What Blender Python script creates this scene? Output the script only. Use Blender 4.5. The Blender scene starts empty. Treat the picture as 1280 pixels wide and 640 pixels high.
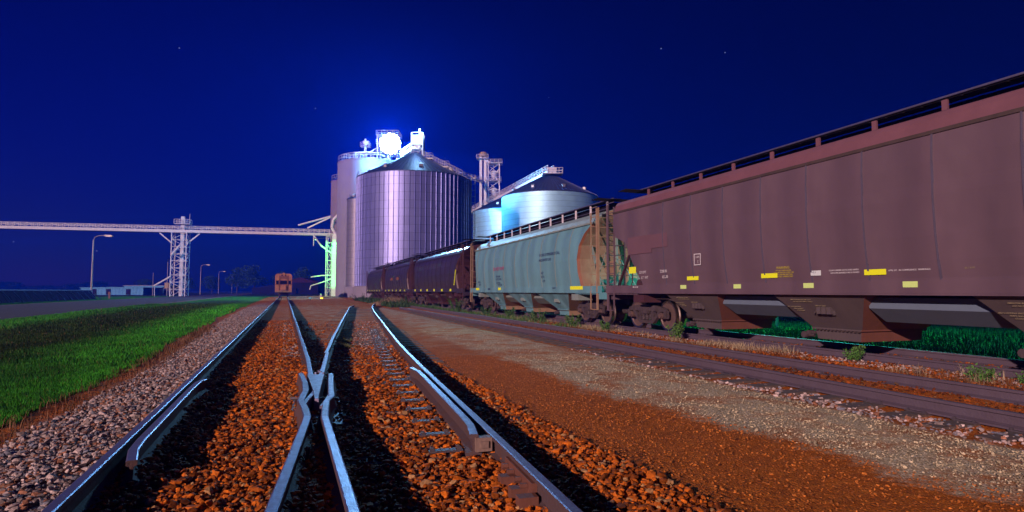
import bpy, math, random
import numpy as np
from mathutils import Matrix, Vector

random.seed(7)
RNG = np.random.default_rng(11)
sc = bpy.context.scene
COL = sc.collection
PI = math.pi
R = math.radians

# ------------------------------------------------------------------ camera, sky, light
CAM_Z = 1.13
cam_d = bpy.data.cameras.new('camera')
cam = bpy.data.objects.new('camera', cam_d)
COL.objects.link(cam)
cam.location = (0, 0, CAM_Z)
cam.rotation_euler = (PI / 2 + math.atan(44 / 740), 0, 0)
cam_d.sensor_width = 36
cam_d.lens = 36 * 740 / 1280
cam_d.clip_start = 0.05
cam_d.clip_end = 6000
sc.camera = cam

SKY_STRENGTH = 0.053
world = bpy.data.worlds.new('World')
sc.world = world
world.use_nodes = True
wn, wl = world.node_tree.nodes, world.node_tree.links
wn.clear()
w_out = wn.new('ShaderNodeOutputWorld')
w_bg = wn.new('ShaderNodeBackground')
w_sky = wn.new('ShaderNodeTexSky')
w_sky.sky_type = 'NISHITA'
w_sky.sun_disc = False
w_sky.sun_elevation = R(1.0)
w_sky.sun_rotation = R(-40)
w_sky.altitude = 0
w_tint = wn.new('ShaderNodeMix')
w_tint.data_type = 'RGBA'
w_tint.blend_type = 'MULTIPLY'
w_tint.inputs[0].default_value = 1.0
w_tint.inputs[7].default_value = (0.0016, 0.0028, 1.0, 1)
w_gam = wn.new('ShaderNodeGamma')
w_gam.inputs[1].default_value = 1.7
# a few faint stars
w_tc = wn.new('ShaderNodeTexCoord')
w_vor = wn.new('ShaderNodeTexVoronoi')
w_vor.inputs['Scale'].default_value = 30
w_lt = wn.new('ShaderNodeMath'); w_lt.operation = 'LESS_THAN'; w_lt.inputs[1].default_value = 0.03
w_sep = wn.new('ShaderNodeSeparateColor')
w_gt = wn.new('ShaderNodeMath'); w_gt.operation = 'GREATER_THAN'; w_gt.inputs[1].default_value = 0.62
w_mul = wn.new('ShaderNodeMath'); w_mul.operation = 'MULTIPLY'
w_add = wn.new('ShaderNodeMix'); w_add.data_type = 'RGBA'; w_add.blend_type = 'ADD'
w_add.inputs[7].default_value = (2.5, 3.2, 6.5, 1)
wl.new(w_sky.outputs[0], w_gam.inputs[0])
wl.new(w_gam.outputs[0], w_tint.inputs[6])
wl.new(w_tc.outputs['Generated'], w_vor.inputs['Vector'])
wl.new(w_vor.outputs['Distance'], w_lt.inputs[0])
wl.new(w_vor.outputs['Color'], w_sep.inputs[0])
wl.new(w_sep.outputs[0], w_gt.inputs[0])
wl.new(w_lt.outputs[0], w_mul.inputs[0]); wl.new(w_gt.outputs[0], w_mul.inputs[1])
wl.new(w_mul.outputs[0], w_add.inputs[0])
wl.new(w_tint.outputs[2], w_add.inputs[6])
wl.new(w_add.outputs[2], w_bg.inputs[0])
w_bg.inputs[1].default_value = SKY_STRENGTH
wl.new(w_bg.outputs[0], w_out.inputs[0])

SUN_AZ, SUN_EL = R(33), R(15)        # travels forward and to the right
sun_d = bpy.data.lights.new('sun', 'SUN')
sun_d.energy = 4.7
sun_d.angle = R(0.6)
sun_d.color = (1.0, 0.64, 0.58)
sun = bpy.data.objects.new('sun', sun_d)
COL.objects.link(sun)
sun.rotation_euler = Vector((math.sin(SUN_AZ) * math.cos(SUN_EL), math.cos(SUN_AZ) * math.cos(SUN_EL), -math.sin(SUN_EL))).to_track_quat('-Z', 'Y').to_euler()

sc.view_settings.view_transform = 'Standard'
sc.view_settings.look = 'None'
sc.view_settings.gamma = 1
sc.view_settings.exposure = 0.0
sc.cycles.use_denoising = True
sc.cycles.max_bounces = 6
sc.cycles.volume_bounces = 0
sc.cycles.sample_clamp_indirect = 4.0

# ------------------------------------------------------------------ helpers
class MB:
    def __init__(s):
        s.v, s.f, s.m = [], [], []
    def add(s, vs, fs, mi=0, M=None):
        o = len(s.v)
        if M is not None:
            vs = [M @ Vector(v) for v in vs]
        s.v.extend([tuple(v) for v in vs])
        s.f.extend([tuple(i + o for i in f) for f in fs])
        s.m.extend([mi] * len(fs))
        return s
    def box(s, x0, x1, y0, y1, z0, z1, mi=0, M=None):
        vs = [(x, y, z) for z in (z0, z1) for y in (y0, y1) for x in (x0, x1)]
        fs = [(0, 2, 3, 1), (4, 5, 7, 6), (0, 1, 5, 4), (2, 6, 7, 3), (0, 4, 6, 2), (1, 3, 7, 5)]
        return s.add(vs, fs, mi, M)
    def bar(s, a, b, w=.05, h=None, mi=0):
        a, b = Vector(a), Vector(b)
        h = h or w
        d = (b - a)
        L = d.length
        if L < 1e-6: return s
        q = d.to_track_quat('Z', 'Y' if abs(d.normalized().z) < .99 else 'X')
        M = Matrix.Translation(a) @ q.to_matrix().to_4x4()
        return s.box(-w / 2, w / 2, -h / 2, h / 2, 0, L, mi, M)
    def tube(s, a, b, r, n=8, r2=None, mi=0, caps=True):
        a, b = Vector(a), Vector(b)
        r2 = r if r2 is None else r2
        q = (b - a).to_track_quat('Z', 'Y')
        vs = []
        for p, rr in ((a, r), (b, r2)):
            for i in range(n):
                t = 2 * PI * i / n
                vs.append(p + q @ Vector((rr * math.cos(t), rr * math.sin(t), 0)))
        fs = [(i, (i + 1) % n, n + (i + 1) % n, n + i) for i in range(n)]
        if caps: fs += [tuple(range(n - 1, -1, -1)), tuple(range(n, 2 * n))]
        return s.add(vs, fs, mi)
    def path(s, pts, r, n=6, mi=0):
        for a, b in zip(pts, pts[1:]): s.tube(a, b, r, n, mi=mi)
        return s
    def lathe(s, prof, n=24, M=None, mi=0, close=False):
        vs, fs = [], []
        for r, z in prof:
            for i in range(n):
                t = 2 * PI * i / n
                vs.append((r * math.cos(t), r * math.sin(t), z))
        k = len(prof)
        for j in range(k - 1 if not close else k):
            a, b = j * n, ((j + 1) % k) * n
            for i in range(n):
                fs.append((a + i, a + (i + 1) % n, b + (i + 1) % n, b + i))
        if not close:
            fs.append(tuple(range(n - 1, -1, -1)))
            fs.append(tuple(range((k - 1) * n, k * n)))
        return s.add(vs, fs, mi, M)
    def prism(s, poly, y0, y1, M=None, mi=0):
        """poly in (x,z), extruded along y"""
        n = len(poly)
        vs = [(x, y0, z) for x, z in poly] + [(x, y1, z) for x, z in poly]
        fs = [tuple(range(n)), tuple(range(2 * n - 1, n - 1, -1))]
        fs += [(i, i + n, (i + 1) % n + n, (i + 1) % n) for i in range(n)]
        return s.add(vs, fs, mi, M)
    def rings(s, rings, mi=0, caps=True, closed=True):
        n = len(rings[0]); o = []
        vs = [p for r in rings for p in r]
        fs = []
        for j in range(len(rings) - 1):
            for i in range(n if closed else n - 1):
                fs.append((j * n + i, j * n + (i + 1) % n, (j + 1) * n + (i + 1) % n, (j + 1) * n + i))
        if caps: fs += [tuple(range(n - 1, -1, -1)), tuple(range((len(rings) - 1) * n, len(rings) * n))]
        return s.add(vs, fs, mi)
    def build(s, name, mats, parent=None, smooth=False, loc=None):
        me = bpy.data.meshes.new(name)
        me.from_pydata(s.v, [], s.f)
        mats = mats if isinstance(mats, (list, tuple)) else [mats]
        for m in mats: me.materials.append(m)
        if len(mats) > 1: me.polygons.foreach_set('material_index', s.m)
        import bmesh
        bm = bmesh.new(); bm.from_mesh(me)
        bmesh.ops.recalc_face_normals(bm, faces=bm.faces)
        bm.to_mesh(me); bm.free()
        if smooth:
            me.polygons.foreach_set('use_smooth', [True] * len(me.polygons))
            me.set_sharp_from_angle(angle=R(35))
        me.update()
        o = bpy.data.objects.new(name, me)
        COL.objects.link(o)
        if parent: o.parent = parent
        if loc: o.location = loc
        return o

def tag(o, label=None, cat=None, group=None, kind=None):
    if label: o['label'] = label
    if cat: o['category'] = cat
    if group: o['group'] = group
    if kind: o['kind'] = kind
    return o

def empty(name, loc=(0, 0, 0), rz=0, label=None, cat=None, group=None):
    o = bpy.data.objects.new(name, None)
    o.empty_display_size = .3
    COL.objects.link(o)
    o.location = loc
    o.rotation_euler = (0, 0, rz)
    return tag(o, label, cat, group)

def copy_tree(o, parent=None):
    c = o.copy(); COL.objects.link(c)
    if parent: c.parent = parent
    for ch in KIDS(o): copy_tree(ch, c)
    return c
def KIDS(o):
    return [x for x in bpy.data.objects if x.parent == o]

def fast_mesh(name, V, F, mat, col=None, kind=None, parent=None):
    """V (n,3) F (m,k) numpy; col (n,3) per vertex"""
    me = bpy.data.meshes.new(name)
    n, (m, k) = len(V), F.shape
    me.vertices.add(n); me.vertices.foreach_set('co', V.astype(np.float32).ravel())
    me.loops.add(m * k); me.loops.foreach_set('vertex_index', F.astype(np.int32).ravel())
    me.polygons.add(m); me.polygons.foreach_set('loop_start', np.arange(0, m * k, k, dtype=np.int32))
    me.update(calc_edges=True); me.validate(); me.shade_flat()
    if col is not None:
        a = me.color_attributes.new('Col', 'FLOAT_COLOR', 'POINT')
        a.data.foreach_set('color', np.concatenate([col, np.ones((n, 1))], 1).astype(np.float32).ravel())
    me.materials.append(mat)
    o = bpy.data.objects.new(name, me); COL.objects.link(o)
    if kind: o['kind'] = kind
    if parent: o.parent = parent
    return o

# ------------------------------------------------------------------ materials
def newmat(name):
    m = bpy.data.materials.new(name); m.use_nodes = True
    nt = m.node_tree
    return m, nt.nodes, nt.links, nt.nodes['Principled BSDF']

def paint(name, base, alt=None, amt=.5, scale=3.0, rough=.55, metal=0.0, bump=.15, bscale=25, coord='Object', streak=False, spec=.5, rvar=.15, panel=0.0):
    m, N, L, B = newmat(name)
    tc = N.new('ShaderNodeTexCoord')
    mp = N.new('ShaderNodeMapping')
    if streak: mp.inputs['Scale'].default_value = (1, 1, .18)
    L.new(tc.outputs[coord], mp.inputs[0])
    no = N.new('ShaderNodeTexNoise'); no.inputs['Scale'].default_value = scale; no.inputs['Detail'].default_value = 6; no.inputs['Roughness'].default_value = .65
    L.new(mp.outputs[0], no.inputs['Vector'])
    cr = N.new('ShaderNodeValToRGB')
    alt = alt or tuple(c * .55 for c in base)
    cr.color_ramp.elements[0].position = .5 - .2; cr.color_ramp.elements[1].position = .5 + .22
    a = tuple(base[i] * (1 - amt) + alt[i] * amt for i in range(3))
    cr.color_ramp.elements[0].color = (*a, 1); cr.color_ramp.elements[1].color = (*base, 1)
    L.new(no.outputs[0], cr.inputs[0])
    L.new(cr.outputs[0], B.inputs['Base Color'])
    B.inputs['Metallic'].default_value = metal
    B.inputs['Specular IOR Level'].default_value = spec
    mr = N.new('ShaderNodeMapRange')
    mr.inputs[3].default_value = max(.05, rough + rvar * .5); mr.inputs[4].default_value = max(.05, rough - rvar * .5)
    L.new(no.outputs[0], mr.inputs[0]); L.new(mr.outputs[0], B.inputs['Roughness'])
    n2 = N.new('ShaderNodeTexNoise'); n2.inputs['Scale'].default_value = bscale; n2.inputs['Detail'].default_value = 4
    L.new(tc.outputs[coord], n2.inputs['Vector'])
    bp = N.new('ShaderNodeBump'); bp.inputs['Strength'].default_value = bump; bp.inputs['Distance'].default_value = .02
    L.new(n2.outputs[0], bp.inputs['Height']); L.new(bp.outputs[0], B.inputs['Normal'])
    if panel:
        sx = N.new('ShaderNodeSeparateXYZ'); L.new(tc.outputs['Object'], sx.inputs[0])
        n3 = N.new('ShaderNodeTexNoise'); n3.inputs['Scale'].default_value = .9; L.new(tc.outputs['Object'], n3.inputs['Vector'])
        ad = N.new('ShaderNodeMath'); ad.operation = 'MULTIPLY_ADD'; ad.inputs[1].default_value = 2 * PI / 1.28; L.new(sx.outputs[0], ad.inputs[0])
        sc3 = N.new('ShaderNodeMath'); sc3.operation = 'MULTIPLY'; sc3.inputs[1].default_value = 3.0; L.new(n3.outputs[0], sc3.inputs[0]); L.new(sc3.outputs[0], ad.inputs[2])
        sn = N.new('ShaderNodeMath'); sn.operation = 'SINE'; L.new(ad.outputs[0], sn.inputs[0])
        s4 = N.new('ShaderNodeMath'); s4.operation = 'MULTIPLY_ADD'; s4.inputs[1].default_value = 1.0; L.new(n3.outputs[0], s4.inputs[0]); L.new(sn.outputs[0], s4.inputs[2])
        b2 = N.new('ShaderNodeBump'); b2.inputs['Strength'].default_value = 1.0; b2.inputs['Distance'].default_value = panel
        L.new(s4.outputs[0], b2.inputs['Height']); L.new(bp.outputs[0], b2.inputs['Normal']); L.new(b2.outputs[0], B.inputs['Normal'])
    return m

def emis(name, color, strength):
    m, N, L, B = newmat(name)
    B.inputs['Base Color'].default_value = (*[min(1, c) * .5 for c in color], 1)
    B.inputs['Emission Color'].default_value = (*color, 1)
    B.inputs['Emission Strength'].default_value = strength
    return m

def vcol(name, rough=.85, bump=.3, bscale=60, trans=0, spec=.3):
    m, N, L, B = newmat(name)
    a = N.new('ShaderNodeAttribute'); a.attribute_name = 'Col'
    tc = N.new('ShaderNodeTexCoord')
    no = N.new('ShaderNodeTexNoise'); no.inputs['Scale'].default_value = bscale; no.inputs['Detail'].default_value = 5
    L.new(tc.outputs['Object'], no.inputs['Vector'])
    mr = N.new('ShaderNodeMapRange'); mr.inputs[1].default_value = .3; mr.inputs[2].default_value = .7; mr.inputs[3].default_value = .6; mr.inputs[4].default_value = 1.25
    L.new(no.outputs[0], mr.inputs[0])
    mx = N.new('ShaderNodeVectorMath'); mx.operation = 'SCALE'
    L.new(a.outputs['Color'], mx.inputs[0]); L.new(mr.outputs[0], mx.inputs['Scale'])
    L.new(mx.outputs[0], B.inputs['Base Color'])
    B.inputs['Roughness'].default_value = rough
    B.inputs['Specular IOR Level'].default_value = spec
    if bump:
        bp = N.new('ShaderNodeBump'); bp.inputs['Strength'].default_value = bump; bp.inputs['Distance'].default_value = .01
        L.new(no.outputs[0], bp.inputs['Height']); L.new(bp.outputs[0], B.inputs['Normal'])
    return m

def galvanised(name, base, ringstep=1.45, rough=.42, corr=.09):
    """corrugated zinc sheet: corrugation bump, ring seams, sheet to sheet tone changes"""
    m, N, L, B = newmat(name)
    tc = N.new('ShaderNodeTexCoord'); sp = N.new('ShaderNodeSeparateXYZ'); L.new(tc.outputs['Object'], sp.inputs[0])
    at = N.new('ShaderNodeMath'); at.operation = 'ARCTAN2'; L.new(sp.outputs[1], at.inputs[0]); L.new(sp.outputs[0], at.inputs[1])
    ua = N.new('ShaderNodeMath'); ua.operation = 'MULTIPLY'; ua.inputs[1].default_value = 72 / (2 * PI); L.new(at.outputs[0], ua.inputs[0])
    fu = N.new('ShaderNodeMath'); fu.operation = 'FLOOR'; L.new(ua.outputs[0], fu.inputs[0])
    zs = N.new('ShaderNodeMath'); zs.operation = 'DIVIDE'; zs.inputs[1].default_value = ringstep; L.new(sp.outputs[2], zs.inputs[0])
    fz = N.new('ShaderNodeMath'); fz.operation = 'FLOOR'; L.new(zs.outputs[0], fz.inputs[0])
    cb = N.new('ShaderNodeCombineXYZ'); L.new(fu.outputs[0], cb.inputs[0]); L.new(fz.outputs[0], cb.inputs[1])
    wn_ = N.new('ShaderNodeTexWhiteNoise'); wn_.noise_dimensions = '2D'; L.new(cb.outputs[0], wn_.inputs['Vector'])
    fr = N.new('ShaderNodeMath'); fr.operation = 'FRACT'; L.new(zs.outputs[0], fr.inputs[0])
    seam = N.new('ShaderNodeMath'); seam.operation = 'LESS_THAN'; seam.inputs[1].default_value = .08; L.new(fr.outputs[0], seam.inputs[0])
    mr = N.new('ShaderNodeMapRange'); mr.inputs[3].default_value = .95; mr.inputs[4].default_value = 1.04; L.new(wn_.outputs[0], mr.inputs[0])
    sm = N.new('ShaderNodeMath'); sm.operation = 'MULTIPLY'; sm.inputs[1].default_value = .28; L.new(seam.outputs[0], sm.inputs[0])
    sb = N.new('ShaderNodeMath'); sb.operation = 'SUBTRACT'; L.new(mr.outputs[0], sb.inputs[0]); L.new(sm.outputs[0], sb.inputs[1])
    rgb = N.new('ShaderNodeRGB'); rgb.outputs[0].default_value = (*base, 1)
    vs = N.new('ShaderNodeVectorMath'); vs.operation = 'SCALE'; L.new(rgb.outputs[0], vs.inputs[0]); L.new(sb.outputs[0], vs.inputs['Scale'])
    L.new(vs.outputs[0], B.inputs['Base Color'])
    B.inputs['Metallic'].default_value = .6
    r2 = N.new('ShaderNodeMapRange'); r2.inputs[3].default_value = rough - .02; r2.inputs[4].default_value = rough + .03; L.new(wn_.outputs[0], r2.inputs[0]); L.new(r2.outputs[0], B.inputs['Roughness'])
    mz = N.new('ShaderNodeMath'); mz.operation = 'MULTIPLY'; mz.inputs[1].default_value = 2 * PI / corr; L.new(sp.outputs[2], mz.inputs[0])
    si = N.new('ShaderNodeMath'); si.operation = 'SINE'; L.new(mz.outputs[0], si.inputs[0])
    bp = N.new('ShaderNodeBump'); bp.inputs['Strength'].default_value = .3; bp.inputs['Distance'].default_value = .006
    L.new(si.outputs[0], bp.inputs['Height']); L.new(bp.outputs[0], B.inputs['Normal'])
    return m

M = {}
M['steel_head'] = paint('polished_rail_steel', (.34, .34, .52), (.14, .12, .17), .6, 9, .47, .85, .15, 40, rvar=.2)
M['rail_rust'] = paint('rusty_rail_steel', (.085, .065, .078), (.10, .05, .038), .6, 8, .75, 0, .4, 50, spec=.15)
M['rail_lilac'] = paint('dull_grey_rail_steel', (.105, .088, .125), (.075, .055, .075), .6, 3, .7, .1, .3, 40, spec=.3)
M['rail_top_dull'] = paint('dull_rail_top', (.12, .115, .17), (.085, .075, .105), .6, 6, .6, .3, .2, 40)
M['frog'] = paint('worn_cast_steel', (.32, .30, .46), (.11, .09, .12), .8, 14, .52, .9, .3, 40)
M['tie'] = paint('weathered_tie_wood', (.13, .10, .085), (.05, .035, .03), .8, 6, .9, 0, .8, 18)
M['block'] = paint('greasy_block_steel', (.26, .19, .16), (.15, .10, .09), .7, 14, .6, 0, .3, 30)
M['plate'] = paint('tie_plate_steel', (.12, .11, .14), (.07, .045, .045), .6, 10, .6, .5, .3, 60)
M['brown'] = paint('oxide_brown_car_paint', (.132, .092, .122), (.096, .070, .096), .8, 1.0, .48, 0, .05, 8, streak=True, panel=.022)
M['brown_roof'] = paint('dusty_brown_roof_paint', (.19, .09, .12), (.13, .06, .085), .8, 1.5, .55, 0, .1, 8)
M['brown_low'] = paint('dusty_hopper_paint', (.10, .085, .09), (.065, .055, .065), .8, 2.0, .65, 0, .15, 12, streak=True)
M['brown_dark'] = paint('dark_underframe_paint', (.07, .05, .05), (.035, .025, .025), .8, 3, .7, 0, .2, 20)
M['board_dark'] = paint('shaded_walkway_steel', (.014, .013, .018), (.008, .008, .012), .6, 3, .8, 0, .2, 20, spec=.1)  # near black colour paints the shaded gap between boards and roof
M['rust'] = paint('rust_orange', (.17, .065, .045), (.10, .042, .03), .8, 3, .75, 0, .25, 25)
M['slope_skylit'] = paint('skylit_slope_paint', (.13, .19, .27), (.10, .14, .20), .6, 2, .5, 0, .1, 10)  # blue sky light is put into the slope sheet colour
M['seam'] = paint('weld_seam_paint', (.10, .095, .15), (.06, .05, .08), .5, 4, .4, 0, .1, 20)
M['grey'] = paint('pale_green_grey_car_paint', (.14, .34, .42), (.10, .25, .31), .8, 1.2, .36, 0, .05, 6, streak=True, panel=.02)
M['grey_roof'] = paint('grey_car_roof_paint', (.24, .32, .31), (.12, .15, .15), .7, 1.5, .5, 0, .1, 8)
M['beige'] = paint('primer_beige', (.34, .25, .17), (.22, .13, .08), .8, 3, .6, 0, .1, 14)
M['orange_rust'] = paint('orange_primer', (.24, .095, .045), (.15, .055, .03), .8, 5, .6, 0, .1, 14)
M['dark_car'] = paint('dark_oxide_car_paint', (.042, .030, .055), (.028, .022, .04), .8, .8, .33, 0, .05, 8, streak=True)
M['dark_red'] = paint('dark_red_oxide_paint', (.075, .030, .040), (.045, .022, .03), .7, 2, .5, 0, .1, 10)
M['truck'] = paint('grimy_cast_steel', (.12, .10, .115), (.05, .035, .035), .8, 6, .6, .4, .3, 25)
M['wheel'] = paint('wheel_steel', (.22, .15, .14), (.11, .08, .08), .7, 6, .55, .5, .2, 25)
M['tread'] = paint('wheel_tread_steel', (.55, .50, .48), (.35, .26, .2), .6, 6, .32, 1, .1, 40)
M['yellow'] = paint('yellow_reflective_tape', (.80, .98, .02), (.75, .88, .02), .3, 6, .4, 0, 0)
M['lime'] = paint('pale_lime_tape', (.62, .92, .30), (.48, .70, .22), .5, 30, .4, 0, 0)
M['white_ink'] = paint('white_stencil', (.62, .66, .72), (.4, .4, .45), .4, 20, .5, 0, 0)
M['yellow_ink'] = paint('olive_yellow_stencil', (.50, .46, .04), (.3, .28, .03), .4, 20, .5, 0, 0)
M['dim_ink'] = paint('faded_stencil', (.26, .24, .15), (.2, .17, .12), .4, 20, .6, 0, 0)
M['blue_ink'] = paint('dark_blue_stencil', (.03, .05, .16), (.02, .03, .1), .4, 20, .5, 0, 0)
M['magenta_ink'] = paint('magenta_stencil', (.45, .08, .22), (.35, .06, .18), .4, 20, .5, 0, 0)
M['card'] = paint('placard_white', (.62, .75, .78), (.5, .62, .66), .4, 8, .4, 0, 0)
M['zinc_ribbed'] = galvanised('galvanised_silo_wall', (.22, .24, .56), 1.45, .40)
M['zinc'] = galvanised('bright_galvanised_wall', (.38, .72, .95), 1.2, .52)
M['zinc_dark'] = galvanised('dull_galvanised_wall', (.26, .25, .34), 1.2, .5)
M['zinc_roof'] = paint('silo_roof_zinc', (.07, .09, .20), (.05, .06, .13), .6, 2, .5, .6, .1, 6)
M['concrete'] = paint('slipform_concrete', (.24, .23, .32), (.18, .17, .25), .6, .35, .8, 0, .15, 3)
M['concrete_dim'] = paint('weathered_concrete', (.20, .15, .19), (.14, .11, .14), .6, .35, .85, 0, .15, 3)
M['white_steel'] = paint('white_painted_steel', (.66, .66, .76), (.54, .50, .60), .5, 2, .5, 0, .05, 10)
M['galv'] = paint('galvanised_steelwork', (.46, .46, .50), (.32, .32, .36), .5, 3, .45, .6, .05, 10)
M['asphalt'] = paint('asphalt', (.055, .048, .070), (.040, .034, .050), .8, .6, .85, 0, .5, 60)
M['shoulder'] = paint('road_shoulder_dirt', (.20, .14, .10), (.12, .09, .06), .8, 1.2, .95, 0, .5, 20)
M['bunker'] = paint('bunker_panel_steel', (.022, .014, .034), (.012, .008, .022), .7, 2, .8, 0, .2, 10, spec=.05)
M['bunker_rail'] = paint('bunker_top_rail', (.13, .15, .28), (.09, .10, .2), .5, 2, .5, .3, .1, 10)
M['building'] = paint('cyan_lit_siding', (.05, .26, .55), (.035, .19, .42), .5, 1, .6, .2, .1, 5)  # cyan lamp light on the sheds is put into this colour
M['loco'] = paint('weathered_orange_lit_cab_paint', (.55, .26, .12), (.26, .10, .07), .85, 1.3, .45, 0, .1, 8)  # orange light falling on the cab is put into its paint colour
M['glass_dark'] = paint('dark_cab_glass', (.01, .008, .015), (.02, .015, .02), .5, 3, .12, 0, 0)
M['bark'] = paint('bark', (.06, .045, .035), (.03, .02, .02), .6, 4, .9, 0, .5, 15)
M['dim'] = paint('dim_farm_siding', (.016, .012, .016), (.01, .008, .012), .5, 1, .9, 0, 0, spec=.05)
M['dim_roof'] = paint('dim_red_roof', (.05, .018, .016), (.03, .012, .012), .5, 1, .9, 0, 0, spec=.05)
M['stone'] = vcol('crushed_stone')
M['blade'] = vcol('grass_blades', .7, 0, 3, spec=.15)
M['leaf'] = vcol('leaves', .7, 0, 3, spec=.15)

# ------------------------------------------------------------------ coordinate frames
TR = np.array([-(640 - 386) / 740.0, 1.0]); TR /= np.linalg.norm(TR)
NR = np.array([TR[1], -TR[0]])
TR_ANG = math.atan2(TR[1], TR[0])
def T(u, v, z=0.0):
    p = TR * u + NR * v
    return (float(p[0]), float(p[1]), z)
TRAIN_Z = -.07
def A_x(y): return -1.20 - .382 * y
def C_x(y): return .40 - .382 * y
D_PTS = [(-2, 1.80), (3.11, .336), (5.38, -.315), (8.75, -1.29), (13, -2.47), (22.4, -4.90), (34, -7.9), (43, -10.15), (50, -11.7), (58, -13.2)]
def D_x(y): return float(np.interp(y, [p[0] for p in D_PTS], [p[1] for p in D_PTS]))
B_PTS = [(6.45, -2.10), (11, -3.42), (13, -3.97), (22.4, -6.42), (34, -9.42), (42, -11.5), (50, -13.2)]

# ------------------------------------------------------------------ ground
COARSE_R = [(-5, 3.0), (3.58, 1.22), (4.2, 1.02), (4.9, .70), (5.76, .38), (7.74, -.28), (9.83, -1.05), (14, -2.4), (18, -3.55), (24, -5.1), (40, -9.2), (60, -13.8)]
GRAV_L = [(-5, 9), (3, 4.0), (4.07, 2.92), (5.63, 2.16), (7.39, 1.25), (9.18, .64), (12.78, -.6), (17.32, -2.5), (26, -4.9), (40.3, -8.9), (60, -14)]
GRASS_E = [(-5, -1.0), (3, -3.9), (5.9, -5.0), (6.7, -5.25), (9.64, -6.3), (14.7, -8.35), (28, -13.9), (46, -21.0), (80, -33.9), (107, -44.5), (140, -57)]
def ip(y, P): return np.interp(y, [p[0] for p in P], [p[1] for p in P])

def axis(dense0, dense1, step, far, neg):
    a = list(np.arange(dense0, dense1 + 1e-6, step))
    s = step
    x = dense1
    while x < far:
        s *= 1.12; x += s; a.append(x)
    x = dense0; s = step; b = []
    while x > neg:
        s *= 1.12; x -= s; b.append(x)
    return np.array(b[::-1] + a)

xs = axis(-16, 13, .22, 3000, -3000)
ys = axis(-1, 32, .22, 3500, -300)
GX, GY = np.meshgrid(xs, ys)
gx, gy = GX.ravel(), GY.ravel()
def lowfreq(x, y):
    return (np.sin(x * 1.9 + 1.3 * np.sin(y * .7)) * np.cos(y * 1.3 + .8 * np.sin(x * .9)) * .5 + np.sin(x * .53 + y * .41) * .5)
def ground_h(x, y):
    v = x * NR[0] + y * NR[1]
    h = -.17 - .10 * np.clip((v - 5.2) / .9, 0, 1) + .02 * np.clip((v - 13) / 2, 0, 1)
    h = h + .035 * np.clip((v - 6.62) / .12, 0, 1) * np.clip((13.0 - v) / .8, 0, 1)
    near = np.clip(1 - (np.abs(x + 2) + y - 2) / 60, 0, 1)
    h = h + .012 * lowfreq(x, y) * near
    # ballast shoulder falling to the lawn
    e = ip(y, GRASS_E)
    h = h - .05 * np.clip((e + .9 - x) / .9, 0, 1)
    return h
gz = ground_h(gx, gy)
nx_, ny_ = len(xs), len(ys)
idx = np.arange(nx_ * ny_).reshape(ny_, nx_)
GF = np.stack([idx[:-1, :-1].ravel(), idx[:-1, 1:].ravel(), idx[1:, 1:].ravel(), idx[1:, :-1].ravel()], 1)

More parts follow.
